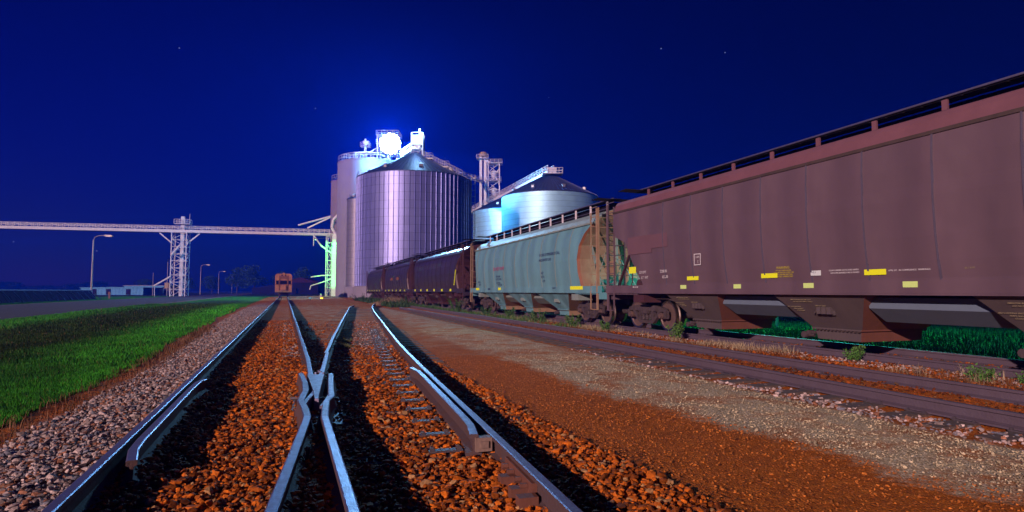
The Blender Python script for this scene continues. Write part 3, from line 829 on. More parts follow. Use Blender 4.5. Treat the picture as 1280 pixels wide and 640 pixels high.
def hopper_car(label, prof, mats, L=17.8, bay_w=(1.15, .55), seam_x=(), group=None, end_lim=None, board_mat=None):
    """prof: list of (z, halfwidth, half length at that height, counted at the near end)"""
    car = empty('hopper_car', (0, 0, 0), 0, label, 'freight car', group)
    hl = L / 2
    body = MB()
    ringsl = []
    for z, w, e in prof:
        c = min(.10, w * .3)
        ringsl.append([(-e, -w + c, z), (-e + c * .5, -w, z), (e - c * .5, -w, z), (e, -w + c, z), (e, w - c, z), (e - c * .5, w, z), (-e + c * .5, w, z), (-e, w - c, z)])
    o_ = len(body.f)
    body.rings(ringsl)
    for fi in range(o_, len(body.f) - 2):
        j, i = divmod(fi - o_, 8)
        zmid = (prof[j][0] + prof[j + 1][0]) / 2
        if i in (3, 7): body.m[fi] = 1          # end sheets
        elif zmid > mats['roof_z']: body.m[fi] = 2
        elif i in (2, 4, 6, 0): body.m[fi] = 3
    # vertical panel seams following the side profile
    for x in seam_x:
        for (za, wa, ea), (zb, wb, eb_) in zip(prof, prof[1:]):
            if zb > mats['roof_z'] + .01 or abs(x) > min(ea, eb_) - .1 or zb - za < .05: continue
            for sy in (-1, 1):
                body.bar((x, sy * (wa + .004), za), (x, sy * (wb + .004), zb), .035, .022, mi=4)
    body.build('body', [mats['side'], mats['end'], mats['roof'], mats['edge'], mats['seam']], car)
    # eave bead
    ze, we, ee = [p for p in prof if p[0] <= mats['roof_z'] + .01][-1]
    ev = MB()
    bw_ = mats.get('bead_w', .035)
    for sy in (-1, 1): ev.box(-ee + .02, ee - .02, sy * (we + bw_) - bw_, sy * (we + bw_) + bw_, ze - .02, ze + .04)
    ev.build('eave_bead', mats.get('bead', mats['roof']), car)
    # side sill
    z0, w0 = prof[0][0], prof[0][1]
    si = MB()
    for sy in (-1, 1):
        a, b = sorted((sy * (w0 - .10), sy * (w0 + .035)))
        si.box(-hl + .25, hl - .25, a, b, 1.16, 1.385)
        a, b = sorted((sy * (w0 - .20), sy * (w0 + .05)))
        si.box(-hl + .25, hl - .25, a, b, 1.13, 1.158)
    si.build('side_sill', mats['sill'], car)
    # centre sill and slope sheets between the bays
    cs = MB().box(-hl + .3, hl - .3, -.32, .32, .72, 1.12)
    cs.build('centre_sill', M['brown_dark'], car)
    bt, bb = bay_w
    for bx in (-4.15, 0, 4.15):
        hb = MB()
        w1, w2 = w0 - .06, w0 - .66
        lv = [(1.15, bt, w1), (.44, bb + (bt - bb) * .08, w2 + .03), (.44, bb + .05, w2 + .06), (.41, bb + .05, w2 + .06), (.41, bb, w2), (.20, bb - .03, w2 - .02)]
        hb.rings([[(-a, -w, z), (a, -w, z), (a, w, z), (-a, w, z)] for z, a, w in lv])
        for fi in range(len(hb.f) - 2):
            if fi % 4 in (1, 3): hb.m[fi] = 1
        # flange bolts
        for sy in (-1, 1):
            for k in range(13):
                x = -bb + k * 2 * bb / 12
                hb.box(x - .018, x + .018, sy * (w2 + .06) - .012, sy * (w2 + .06) + .012, .385, .409, 2)
        h = hb.build('hopper_bay', [mats['bay'], mats['bay_end'], M['brown_dark']], car)
        h.location = (bx, 0, 0)
        for sy in (-1, 1):
            gt = MB()
            gt.tube((bb + .05, sy * (w2 - .02), .27), (bb + .26, sy * (w2 + .02), .27), .045, 10)
            gt.tube((bb + .22, sy * (w2 - .05), .27), (bb + .22, sy * (w2 + .12), .27), .07, 10)
            gt.box(bb - .01, bb + .20, sy * w2 - .05, sy * w2 + .05, .30, .36)
            gt.build('gate_crank', M['truck'], h)
        for sy in (-1, 1):
            vb = MB()
            yv = sy * (w0 - .31)
            for q in range(3):
                vb.box(-.22 + q * .13, -.13 + q * .13, yv - .05, yv + .06, .74 - .0 * q, .88)
            vb.bar((-.28, yv + sy * .02, .90), (.08, yv + sy * .02, .90), .02)
            vb.bar((.08, yv + sy * .02, .90), (.24, yv + sy * .0, .74), .02)
            vb.box(-.24, .14, yv - .055, yv - .02, .72, .86)
            vb.build('vibrator_bracket', M['brown_low'] if mats['side'] is not M['grey'] else M['grey_roof'], h)
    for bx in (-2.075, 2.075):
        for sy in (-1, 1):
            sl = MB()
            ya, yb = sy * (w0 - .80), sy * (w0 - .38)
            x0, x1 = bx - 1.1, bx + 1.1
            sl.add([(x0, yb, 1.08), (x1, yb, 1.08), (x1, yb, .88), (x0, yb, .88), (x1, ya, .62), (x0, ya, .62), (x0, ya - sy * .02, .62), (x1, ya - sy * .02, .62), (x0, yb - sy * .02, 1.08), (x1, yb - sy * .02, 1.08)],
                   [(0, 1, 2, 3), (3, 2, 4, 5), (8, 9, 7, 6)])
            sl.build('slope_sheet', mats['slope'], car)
    pp = MB()
    pp.path([(-hl + .6, w0 - .45, .98), (-5.6, w0 - .40, .98), (-5.3, w0 - .75, .80), (5.3, w0 - .75, .80), (5.6, w0 - .40, .98), (hl - .6, w0 - .45, .98)], .022, 6)
    pp.build('train_line_pipe', M['truck'], car)
    # running board on brackets
    rb = MB(); bz = 4.55
    for sy in (-1, 1):
        for k, yy in enumerate((.42, .52, .62)):
            rb.box(-hl + .7, hl - .7, sy * yy - .046, sy * yy + .046, bz - .02, bz + .012)
        x = -hl + .8
        while x < hl - .7:
            rb.box(x - .02, x + .02, min(sy * .40, sy * .66), max(sy * .40, sy * .66), bz - .035, bz - .021); x += .35
    for sx in (-1, 1):
        for xx in (.8, 1.0, 1.2): rb.box(sx * (hl - xx) - .04, sx * (hl - xx) + .04, -1.3, 1.3, bz - .02 - .003, bz + .009)
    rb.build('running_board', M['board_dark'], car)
    for sy in (-1, 1):
        MB().box(-hl + .7, hl - .7, sy * .69 - .018, sy * .69 + .018, bz + .002, bz + .034).build('edge_rail', M['steel_head'], car)
        MB().box(-hl + 1.2, hl - 1.2, sy * .60 - .01, sy * .60 + .01, 4.275, 4.29).build('edge_rail', M['steel_head'], car)
    x = -hl + 1.25
    while x < hl - 1:
        for sy in (-1, 1):
            MB().box(x - .05, x + .05, min(sy * .63, sy * .67), max(sy * .63, sy * .67), 4.10, bz - .022).build('board_bracket', mats['bracket'], car)
        x += 1.36
    ht = MB(); ht.box(-hl + 1.3, hl - 1.3, -.36, .36, 4.2, 4.505)
    x = -hl + 2.2
    while x < hl - 2:
        ht.box(x - .05, x + .05, -.37, .37, 4.40, 4.51); x += 1.36
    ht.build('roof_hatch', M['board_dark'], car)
    # ends: platform, ladders, posts, slope braces, coupler
    for sx in (-1, 1):
        pf = MB()
        pf.box(min(sx * (hl - 2.2), sx * (hl - .28)), max(sx * (hl - 2.2), sx * (hl - .28)), -w0, w0, 1.09, 1.128)
        pf.box(min(sx * (hl - .30), sx * (hl - .24)), max(sx * (hl - .30), sx * (hl - .24)), -w0, w0, .92, 1.16)
        pf.build('end_platform', mats['sill'], car)
        for sy in (-1, 1):
            ld = MB()
            yl = sy * (w0 + .045)
            xa, xb = sx * (hl - .36), sx * (hl - .82)
            for xx in (xa, xb):
                q_ = .04 if xx == xa else .014
                ld.box(xx - q_, xx + q_, min(yl, yl - sy * .05), max(yl, yl - sy * .05), .55 if xx == xa else 1.2, 4.12 if xx == xa else 4.0)
            for k in range(9):
                zz = 1.45 + k * .34
                ld.tube((xa, yl - sy * .025, zz), (xb, yl - sy * .025, zz), .013, 6)
            # step below the sill
            ld.box(min(xa, xb), max(xa, xb), yl - .02, yl + .02, .55, .58)
            ld.box(xb - .02, xb + .02, yl - .02, yl + .02, .55, 1.2)
            ld.build('side_ladder', mats['ladder'], car)
            # sloped brace carrying the end of the body
            bc = MB()
            bc.bar((sx * (hl - .45), sy * (w0 - .25), 1.13), (sx * (hl - 1.55), sy * (w0 - .35), 2.9), .09, .05)
            bc.bar((sx * (hl - .9), sy * .45, 1.13), (sx * (hl - .95), sy * .45, 3.95), .06, .08)
            bc.build('end_brace', mats['brace'], car)
        el = MB()
        yb = w0 - .03
        for yy in (yb, yb - .62): el.box(sx * (hl - .33) - .025, sx * (hl - .33) + .025, yy - .02, yy + .02, 1.1, 4.15)
        for k in range(8): el.tube((sx * (hl - .33), yb, 1.4 + k * .34), (sx * (hl - .33), yb - .62, 1.4 + k * .34), .016, 6)
        el.build('end_ladder', mats['ladder'], car)
        cp = MB()
        cp.box(min(sx * (hl - .5), sx * (hl - .02)), max(sx * (hl - .5), sx * (hl - .02)), -.09, .09, .78, .94)
        cp.tube((sx * (hl - .05), -.11, .72), (sx * (hl - .05), -.11, 1.0), .10, 10)
        cp.tube((sx * (hl - .02), .10, .74), (sx * (hl - .02), .10, .98), .08, 10)
        cp.build('coupler', M['truck'], car)
        # air tank and hose gear on the platform
        if sx < 0:
            tk = MB().tube((-hl + 1.3, .2, 1.42), (-hl + 1.3, 1.05, 1.42), .22, 16)
            tk.bar((-hl + 1.3, .6, 1.1), (-hl + 1.3, .6, 1.25), .3); MB().tube((-hl + .42, .95, 2.0), (-hl + .36, .95, 2.0), .28, 18).build('brake_wheel', mats['ladder'], car)
            tk.path([(-hl + .42, .95, 2.0), (-hl + .8, .6, 1.6), (-hl + 1.3, .6, 1.3)], .02)
            tk.path([(-hl + .6, -.2, 1.3), (-hl + .7, .4, 2.3), (-hl + .9, .9, 2.6), (-hl + 1.1, 1.1, 1.8), (-hl + 1.2, 1.1, 1.2)], .018)
            tk.build('brake_gear', mats['brace'], car)
        else:
            MB().tube((hl - .42, -.85, 2.1), (hl - .36, -.85, 2.1), .28, 18).build('brake_wheel', mats['ladder'], car); tk = MB()
            tk.tube((hl - 1.2, -.4, 1.40), (hl - 1.2, .8, 1.40), .2, 14)
            tk.path([(hl - .6, .2, 1.3), (hl - .8, .8, 2.1), (hl - 1.1, 1.0, 1.5), (hl - 1.0, 1.1, 1.15)], .018)
            tk.build('brake_gear', mats['brace'], car)
        truck(car, sx * 6.95, mats)
        # bearing bracket casting between the sill and the truck
        for sy in (-1, 1):
            bb2 = MB(); bb2.box(min(sx * 6.3, sx * 6.9), max(sx * 6.3, sx * 6.9), min(sy * .9, sy * 1.5), max(sy * .9, sy * 1.5), .86, 1.09)
            bb2.build('body_bolster', mats['brace'], car)
    return car

def place_car(car, u_mid, v_mid, yaw=0.0):
    car.location = T(u_mid, v_mid, TRAIN_Z)
    car.rotation_euler = (0, 0, TR_ANG + yaw)

B1 = 9.35
BROWN_PROF = [(1.17, 1.49, 6.35), (1.42, 1.505, 6.40), (1.7, 1.55, 6.58), (2.1, 1.59, 6.85), (2.75, 1.62, 7.25), (2.95, 1.61, 7.85), (3.3, 1.61, 8.0), (3.76, 1.58, 8.02), (3.78, 1.55, 8.02), (4.0, 1.52, 8.0), (4.10, 1.45, 7.98), (4.17, 1.25, 7.9), (4.22, .8, 7.8), (4.26, .2, 7.7)]
mb_ = dict(side=M['brown'], end=M['brown_dark'], roof=M['brown_roof'], edge=M['brown'], seam=M['seam'], sill=M['brown'], bay=M['brown_low'], bay_end=M['rust'], slope=M['slope_skylit'], bracket=M['brown_roof'], ladder=M['brown'], brace=M['dark_red'], roof_z=3.76, bead=M['brown_dark'], bead_w=.012)  # dark eave bead paints the thin shadow line under the eave
brown = hopper_car('nearest hopper car, large brown covered hopper with yellow and lime side markings', BROWN_PROF, mb_, seam_x=[B1 - (5.45 + 1.28 * k) for k in range(-2, 9)][0:0] + [(5.45 + 1.28 * k) - B1 for k in range(-4, 8)])
place_car(brown, B1, 11.08)
GREY_PROF = [(1.17, 1.52, 7.3), (1.42, 1.54, 7.25), (1.9, 1.60, 7.12), (2.4, 1.63, 7.10), (2.9, 1.61, 7.25), (3.3, 1.54, 7.55), (3.65, 1.40, 7.95), (3.9, 1.22, 8.2), (4.08, .98, 8.25), (4.18, .6, 8.2), (4.22, .2, 8.1)]
mg_ = dict(side=M['grey'], end=M['beige'], roof=M['grey_roof'], edge=M['orange_rust'], seam=M['grey_roof'], sill=M['grey'], bay=M['grey'], bay_end=M['beige'], slope=M['grey_roof'], bracket=M['white_steel'], ladder=M['beige'], brace=M['grey_roof'], roof_z=3.66)
grey = hopper_car('pale green grey covered hopper with rust orange end panels, coupled behind the nearest brown hopper', GREY_PROF, mg_, bay_w=(1.75, .5), seam_x=[27.15 * 0 + (x - 27.15) for x in (20.77, 22.17, 23.75, 25.4, 27.15, 28.9, 30.65, 32.4, 33.9)])
place_car(grey, 27.15, 11.08, 0.0)
md_ = dict(side=M['dark_car'], end=M['dark_red'], roof=M['dark_car'], edge=M['dark_red'], seam=M['dark_car'], sill=M['dark_car'], bay=M['dark_red'], bay_end=M['dark_red'], slope=M['brown_dark'], bracket=M['dark_car'], ladder=M['dark_red'], brace=M['dark_red'], roof_z=3.66)
dark = hopper_car('dark maroon hopper car coupled behind the pale grey hopper, yellow stripe near its end', GREY_PROF, md_, seam_x=[-7 + 1.4 * k for k in range(11)])
YAW = .0215
def dark_at(u): return 11.08 - .0215 * (u - 20)

def strip_on(parent, x0, x1, z0, z1, y, mat, name='reflective_strip'):
    MB().box(min(x0, x1), max(x0, x1), y, y + .004, z0, z1).build(name, mat, parent)
def prof_w(prof, z):
    return float(np.interp(z, [p[0] for p in prof], [p[1] for p in prof]))
def mark(car, umid, u0, u1, z0, z1, prof, mat, sill=False):
    y = prof[0][1] + .037 if sill else max(prof_w(prof, z0), prof_w(prof, z1)) + .006
    strip_on(car, u0 - umid, u1 - umid, z0, z1, y, mat)
for u0, u1, z0, z1 in ((16.36, 15.95, 1.68, 1.88), (13.42, 12.93, 1.42, 1.52), (10.68, 10.20, 1.42, 1.52), (8.09, 7.66, 1.42, 1.52), (5.40, 4.9, 1.42, 1.52), (2.7, 2.2, 1.42, 1.52)):
    mark(brown, B1, u0, u1, z0 - TRAIN_Z, z1 - TRAIN_Z, BROWN_PROF, M['yellow'])
for u0, u1 in ((13.74, 13.48), (11.61, 11.36), (9.51, 9.25), (7.37, 7.11), (5.2, 4.95), (3.1, 2.85)):
    mark(brown, B1, u0, u1, 1.195 - TRAIN_Z, 1.295 - TRAIN_Z, BROWN_PROF, M['lime'], True)
def btext(s, u, z, size, mat, align='LEFT', sx=1.0):
    z = z - TRAIN_Z
    return text(brown, s, u - B1, z, prof_w(BROWN_PROF, z + size * .5) + .008, size, mat, align=align, sx=sx)
# load data stencils
btext('LD LMT', 15.78, 1.66, .115, M['white_ink']); btext('220800', 14.66, 1.66, .115, M['white_ink'])
btext('LT  WT', 15.70, 1.50, .115, M['white_ink']); btext('65200', 14.58, 1.50, .115, M['white_ink'])
# outlined placard reading LAM / 1
fr_ = MB()
zc0, zc1, ua, ub = 1.80, 2.10, 13.02, 12.74
yy = prof_w(BROWN_PROF, 2.1) + .012
x0, x1 = ub - B1, ua - B1
for a in ((x0, x1, zc0, zc0 + .022), (x0, x1, zc1 - .022, zc1), (x0, x0 + .025, zc0 + .0225, zc1 - .0225), (x1 - .025, x1, zc0 + .0225, zc1 - .0225)):
    fr_.box(a[0], a[1], yy, yy + .003, a[2] - TRAIN_Z, a[3] - TRAIN_Z)
fr_.build('placard_border', M['white_ink'], brown)
btext('LAM', 12.88, 1.985, .075, M['white_ink'], 'CENTER'); btext('1', 12.88, 1.85, .12, M['white_ink'], 'CENTER')
M['patch'] = paint('lighter_repaint', (.150, .086, .112), (.12, .07, .09), .6, 2, .5, 0, .05, 8)
for u0_, u1_, z0_, z1_ in ((16.35, 15.0, 2.26, 2.80), (15.0, 14.2, 2.38, 2.78)):
    mark(brown, B1, u0_, u1_, z0_ - TRAIN_Z, z1_ - TRAIN_Z, BROWN_PROF, M['patch'])
    list(bpy.data.objects)[-1]
# warning block
btext('WARNING:', 10.02, 1.605, .075, M['yellow_ink'], 'CENTER')
for i, s in enumerate(('DO NOT OPEN GATES', 'TO UNLOAD OR CLEAN CAR', 'UNTIL PROPER HATCHES', 'ARE FULLY OPENED FIRST')):
    btext(s, 10.02, 1.555 - i * .043, .042, M['yellow_ink'], 'CENTER')
mark(brown, B1, 9.30, 9.05, 1.44 - TRAIN_Z, 1.54 - TRAIN_Z, BROWN_PROF, M['card'])
text(brown, '+ 2 1', 9.27 - B1, 1.49 - TRAIN_Z, prof_w(BROWN_PROF, 1.6) + .018, .05, M['blue_ink'])
btext('CLEAN UNDER GATES AND INSIDE', 8.86, 1.515, .042, M['white_ink']); btext('HATCHES BEFORE CAR IS MOVED', 8.83, 1.465, .042, M['white_ink'])
btext('APPL DT.  IN COMPLIANCE  MARKINGS', 7.62, 1.475, .042, M['white_ink'])
btext('BLT 8-97', 6.35, 1.475, .04, M['dim_ink'])
text(brown, '488-GM-40', 15.9 - B1 + .35, 1.235 - TRAIN_Z, BROWN_PROF[0][1] + .04, .07, M['white_ink'])
# faint stencils on the bays
for bx in (-4.15, 0, 4.15):
    for s, dx, dz, al in (('VIBRATOR BRACKET USE ONLY', .75, 1.05, 'LEFT'), ('DO NOT USE IMPACT TOOLS', .70, 1.01, 'LEFT'), ('SELF LOCKING GATE', .95, .90, 'LEFT'), ('TURN HANDLE', .82, .86, 'LEFT'), ('CLOCKWISE', .76, .82, 'LEFT'), ('OPEN 3/4 TURN', .20, .93, 'LEFT')):
        fz = (1.15 - dz) / .71
        y = BROWN_PROF[0][1] - .06 - fz * .57 + .012
        t_ = text(brown, s, bx + dx - .05, dz - .035, y + .02, .038, M['dim_ink'])
        t_.matrix_local = Matrix.Translation((bx + dx - .05, y, dz - .035)) @ Matrix.Rotation(math.atan(.60 / .71), 4, 'X') @ Matrix(((-1, 0, 0, 0), (0, 0, 1, 0), (0, 1, 0, 0), (0, 0, 0, 1)))

G1 = 27.15
for u0, u1 in ((34.4, 33.7), (30.0, 29.55), (20.85, 19.75)):
    mark(grey, G1, u0, u1, 1.19 - TRAIN_Z, 1.32 - TRAIN_Z, GREY_PROF, M['yellow'], True)
def gtext(s, u, z, size, mat, align='LEFT'):
    z = z - TRAIN_Z
    return text(grey, s, u - G1, z, max(prof_w(GREY_PROF, z + size), prof_w(GREY_PROF, z)) + .02, size, mat, align=align)
gtext('IN CASE OF EMERGENCY CALL', 23.9, 2.62, .16, M['blue_ink']); gtext('AND REPORT CAR', 23.9, 2.40, .16, M['blue_ink'])
gtext('DO NOT HUMP', 30.6, 2.22, .26, M['magenta_ink'])
gtext('CAPY 220000', 30.2, 1.86, .13, M['blue_ink']); gtext('LD LMT 224500', 30.2, 1.72, .13, M['blue_ink'])
gtext('CU FT 4750', 30.2, 1.52, .13, M['blue_ink']); gtext('LT WT 61500', 30.0, 1.40 + .02, .12, M['blue_ink'])
gtext('ACF', 23.7, 1.86, .14, M['blue_ink']); gtext('BLT 6', 23.7, 1.70, .13, M['blue_ink']); gtext('4-79', 23.6, 1.52, .13, M['blue_ink'])
gtext('GWR 4', 33.8, 1.60, .16, M['blue_ink']); gtext('60 75', 33.6, 1.44 + .01, .16, M['blue_ink'])
text(grey, 'GRAIN', 31.9 - G1, 1.20 - TRAIN_Z, GREY_PROF[0][1] + .042, .15, M['blue_ink'])
text(grey, 'PLATE C', 22.6 - G1, 1.22 - TRAIN_Z, GREY_PROF[0][1] + .042, .10, M['blue_ink'])

# dark cars: markings are parts, then copies
for k in range(6):
    x = 7.2 - 2.5 * k
    strip_on(dark, x, x - .45, 1.20, 1.36, GREY_PROF[0][1] + .037, M['yellow'])
car4 = copy_tree(dark); car5 = copy_tree(dark)
tag(car4, 'dark maroon hopper car with two orange smudges, fourth car from the right of the train')
tag(car5, 'farthest hopper car, dark maroon, at the tail of the train before the big silo')
for c_, mid in ((dark, 44.95), (car4, 62.75), (car5, 80.55)):
    place_car(c_, mid, dark_at(mid), YAW); c_['group'] = 'dark maroon hopper cars at the tail of the train'
MB().bar((-7.25, 1.66, 2.6), (-6.85, 1.66, 1.6), .05, .02).build('yellow_stripe', M['yellow'], dark)
text(dark, 'C', -4.6, 1.6, 1.63, .8, M['seam'])
for dx, w in ((-2.6, 1.6), (1.2, 1.6)):
    MB().box(dx, dx + w, 1.64, 1.645, 2.35, 2.62).build('faded_lettering', M['orange_rust'], car4)

# ------------------------------------------------------------------ grain silos
def silo(loc, Rr, H, cone, label, wall_mat, ribs=72, foundation=2.27, rib_d=.09, conical=True, zb=-.17, cat='silo'):
    s = empty('grain_silo', (loc[0], loc[1], zb), 0, label, cat)
    Hh = H - zb
    w = MB()
    n = ribs * 4 if ribs else 96
    prof = []
    if ribs:
        outer = []
        for i in range(ribs):
            t0 = 2 * PI * i / ribs; dt = 2 * PI / ribs
            hw = .10 / Rr
            for t, r in ((t0 - hw, Rr), (t0 - hw * .75, Rr + rib_d * .8), (t0 - hw * .3, Rr + rib_d * 1.35), (t0 + hw * .3, Rr + rib_d * 1.35), (t0 + hw * .75, Rr + rib_d * .8), (t0 + hw, Rr)):
                outer.append((r * math.cos(t), r * math.sin(t)))
            for q in (.33, .66): outer.append((Rr * math.cos(t0 + dt * q), Rr * math.sin(t0 + dt * q)))
        w.rings([[(x, y, foundation) for x, y in outer], [(x, y, Hh) for x, y in outer]])
    else:
        w.lathe([(Rr, foundation), (Rr, Hh)], 96)
    w.build('wall', wall_mat, s, smooth=not ribs)
    MB().lathe([(Rr + .35, 0), (Rr + .35, foundation - .15), (Rr + .1, foundation)], 64).build('foundation', M['concrete'], s)
    if conical:
        r_ = MB()
        r_.lathe([(Rr + .12, Hh - .06), (Rr + .12, Hh + .02), (.9, Hh + cone), (.9, Hh + cone + .35), (.05, Hh + cone + .4)], 72)
        for i in range(72):
            t = 2 * PI * (i + .5) / 72
            r_.bar(((Rr + .1) * math.cos(t), (Rr + .1) * math.sin(t), Hh + .04), (1.0 * math.cos(t), 1.0 * math.sin(t), Hh + cone), .07, .14)
        rf = r_.build('roof', M['zinc_roof'], s)
        vt = []
        for i in range(8):
            t = 2 * PI * i / 8 + .3
            q = .78
            c = Vector((Rr * q * math.cos(t), Rr * q * math.sin(t), Hh + cone * (1 - q) + .05))
            mm = MB().box(-.3, .3, -.3, .3, 0, .45).prism([(-.4, .45), (.4, .45), (0, .7)], -.4, .4)
            o = mm.build('roof_vent', M['galv'], rf); o.location = c; o.rotation_euler = (0, 0, t)
    return s, Hh

def rail_fence(mb, pts, h=1.05, post=1.5, r=.03):
    for a, b in zip(pts, pts[1:]):
        a, b = Vector(a), Vector(b); L_ = (b - a).length; k = max(1, int(L_ / post))
        for i in range(k + 1):
            p = a.lerp(b, i / k); mb.bar(p, p + Vector((0, 0, h)), r * 1.6)
        for hh in (h, h * .5): mb.bar(a + Vector((0, 0, hh)), b + Vector((0, 0, hh)), r * 1.6)
    return mb

S1 = (-19.1, 115)
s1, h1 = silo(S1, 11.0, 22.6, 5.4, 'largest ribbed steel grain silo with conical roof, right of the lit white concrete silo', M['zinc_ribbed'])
ld = MB()
ax = 11.25
for t in (R(-6),):
    for q in (-.25, .25):
        ld.bar((ax * math.cos(t) - q * math.sin(t), ax * math.sin(t) + q * math.cos(t), 1.0), (ax * math.cos(t) - q * math.sin(t), ax * math.sin(t) + q * math.cos(t), h1 + 1.0), .06)
    z = 1.2
    while z < h1 + .8:
        ld.bar((ax * math.cos(t) + .25 * math.sin(t), ax * math.sin(t) - .25 * math.cos(t), z), (ax * math.cos(t) - .25 * math.sin(t), ax * math.sin(t) + .25 * math.cos(t), z), .04)
        if z > 3 and int(z * 10) % 12 < 5:
            c = Vector((ax + .05, 0, z)); pts = [Vector((ax + .1, -.35, z)), Vector((ax + .75, -.35, z)), Vector((ax + .75, .35, z)), Vector((ax + .1, .35, z))]
            rot = Matrix.Rotation(t, 3, 'Z')
            for a, b in zip(pts, pts[1:]): ld.bar(rot @ a, rot @ b, .05)
        z += .4
    for q in (-.35, .35):
        rot = Matrix.Rotation(t, 3, 'Z'); ld.bar(rot @ Vector((ax + .75, q, 3)), rot @ Vector((ax + .75, q, h1 + 1)), .05)
ld.build('ladder_cage', M['galv'], s1)
st = MB()
t = R(-30)
e0 = Vector((11.0 * math.cos(t), 11.0 * math.sin(t), h1 + .1)); e1 = Vector((1.2 * math.cos(t), 1.2 * math.sin(t), h1 + 5.2))
st.bar(e0, e1, .7, .10); rail_fence(st, [e0 + Vector((.3, .3, 0)), e1 + Vector((.3, .3, 0))], 1.0, 1.4); rail_fence(st, [e0 - Vector((.3, .3, 0)), e1 - Vector((.3, .3, 0))], 1.0, 1.4)
for q in (.35, .75):
    c = e0.lerp(e1, q); st.box(c.x - .6, c.x + .6, c.y - .6, c.y + .6, c.z, c.z + .25)
    rail_fence(st, [(c.x - .6, c.y - .6, c.z + .2), (c.x + .6, c.y - .6, c.z + .2), (c.x + .6, c.y + .6, c.z + .2)], 1.0, .6)
st.build('roof_stair', M['galv'], s1)
fe = MB(); pts = [(11.0 * math.cos(q), 11.0 * math.sin(q), h1 + .05) for q in np.linspace(R(150), R(215), 12)]
rail_fence(fe, pts, .9, 1.0); fe.build('eave_railing', M['galv'], s1)

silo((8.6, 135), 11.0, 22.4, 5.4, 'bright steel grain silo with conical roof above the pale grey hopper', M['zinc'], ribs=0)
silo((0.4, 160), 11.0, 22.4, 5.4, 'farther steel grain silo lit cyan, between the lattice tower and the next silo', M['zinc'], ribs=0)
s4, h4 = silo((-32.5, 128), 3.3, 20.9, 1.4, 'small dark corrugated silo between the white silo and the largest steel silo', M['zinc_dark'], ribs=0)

# concrete silos
def conc_silo(x, y, r, top, label, mat):
    s = empty('concrete_silo', (x, y, -.17), 0, label, 'silo')
    w = MB(); w.lathe([(r, 0), (r, top + .17)], 96)
    w.build('wall', mat, s, smooth=True)
    rm = MB(); rm.lathe([(r + .12, top + .0), (r + .12, top + .3), (r - .4, top + .32)], 96); rm.build('roof_slab', mat, s)
    rl = MB(); pts = [((r - .1) * math.cos(q), (r - .1) * math.sin(q), top + .45) for q in np.linspace(0, 2 * PI, 37)]
    rail_fence(rl, pts, 1.3, 1.2, .045); rl.build('railing', M['white_steel'], s)
    return s
ws = conc_silo(-34, 145, 8.8, 32.0, 'tall white concrete silo lit blue white by the floodlights on its top', M['concrete'])
conc_silo(-44.0, 158, 4.5, 30.2, 'narrow dim purple concrete silo at the left edge of the elevator', M['concrete_dim'])
lj = MB()
for q in (-130, -100, -70, -40):
    pass

def lattice(mb, x0, x1, y0, y1, z0, z1, step=2.2, w=.14, stairs=False):
    cs = [(x0, y0), (x1, y0), (x1, y1), (x0, y1)]
    for x, y in cs: mb.bar((x, y, z0), (x, y, z1), w * 1.3)
    n = max(1, round((z1 - z0) / step)); dz = (z1 - z0) / n
    for k in range(n):
        za, zb = z0 + k * dz, z0 + (k + 1) * dz
        for i in range(4):
            a, b = cs[i], cs[(i + 1) % 4]
            mb.bar((*a, zb), (*b, zb), w * .8)
            if (k + i) % 2: a, b = b, a
            mb.bar((*a, za), (*b, zb), w * .6)
    return mb

# elevator head house with the floodlights
HY = 143.0
hh = empty('elevator_headhouse', (-30.2, HY, 32.4), 0, 'white steel head tower on top of the white concrete silo, behind the floodlights', 'head tower')
m_ = MB(); lattice(m_, -2.4, 2.4, -1.5, 2.5, 0, 6.6, 2.2, .2)
m_.build('frame', M['white_steel'], hh)
m_ = MB()
for z in (2.2, 4.4, 6.6):
    m_.box(-2.7, 2.7, -1.8, 2.8, z - .06, z + .06)
    rail_fence(m_, [(-2.7, -1.8, z), (2.7, -1.8, z), (2.7, 2.8, z), (-2.7, 2.8, z), (-2.7, -1.8, z)], 1.0, 1.1, .04)
m_.build('platform', M['white_steel'], hh)
m_ = MB(); m_.box(-1.2, 1.2, -.5, 1.5, 4.5, 6.3); m_.prism([(-1.2, 6.3), (1.2, 6.3), (.6, 7.0), (-.6, 7.0)], -.5, 1.5); m_.tube((0, .5, 0), (0, .5, 4.5), .5, 12)
m_.build('elevator_head', M['white_steel'], hh)
mast = empty('distributor_tower', (-35.6, HY - 1, 32.4), 0, 'slim white steel mast and braces on the white silo, left of the floodlights', 'tower')
m_ = MB(); m_.tube((0, 0, 0), (0, 0, 4.6), .32, 12); m_.build('leg', M['white_steel'], mast)
m_ = MB(); m_.box(-.5, .9, -.5, .5, 4.4, 5.1); m_.tube((0, 0, 4.6), (0, 0, 5.7), .25, 10); m_.tube((.7, 0, 4.6), (.95, 0, 4.0), .2, 8); m_.build('head', M['white_steel'], mast)
m_ = MB(); m_.box(-1.1, 1.1, -.9, .9, 3.7, 3.8); rail_fence(m_, [(-1.1, -.9, 3.8), (1.1, -.9, 3.8), (1.1, .9, 3.8), (-1.1, .9, 3.8), (-1.1, -.9, 3.8)], .9, .7, .035)
m_.box(-2.3, 4.0, -1.0, .9, 2.0, 2.16)
for x in (-2.2, -1.0, 1.6, 3.8): m_.bar((x, -.9, 0), (x, -.9, 2.0), .16)
rail_fence(m_, [(-5.0, -1.4, .1), (4.0, -1.4, .1)], 1.5, .8, .045)
m_.bar((.2, 0, 1.9), (4.6, 0, 4.6), .22); m_.bar((-2.2, -.9, 0), (-1.1, -.9, 2.0), .14)
m_.build('platform', M['white_steel'], mast)

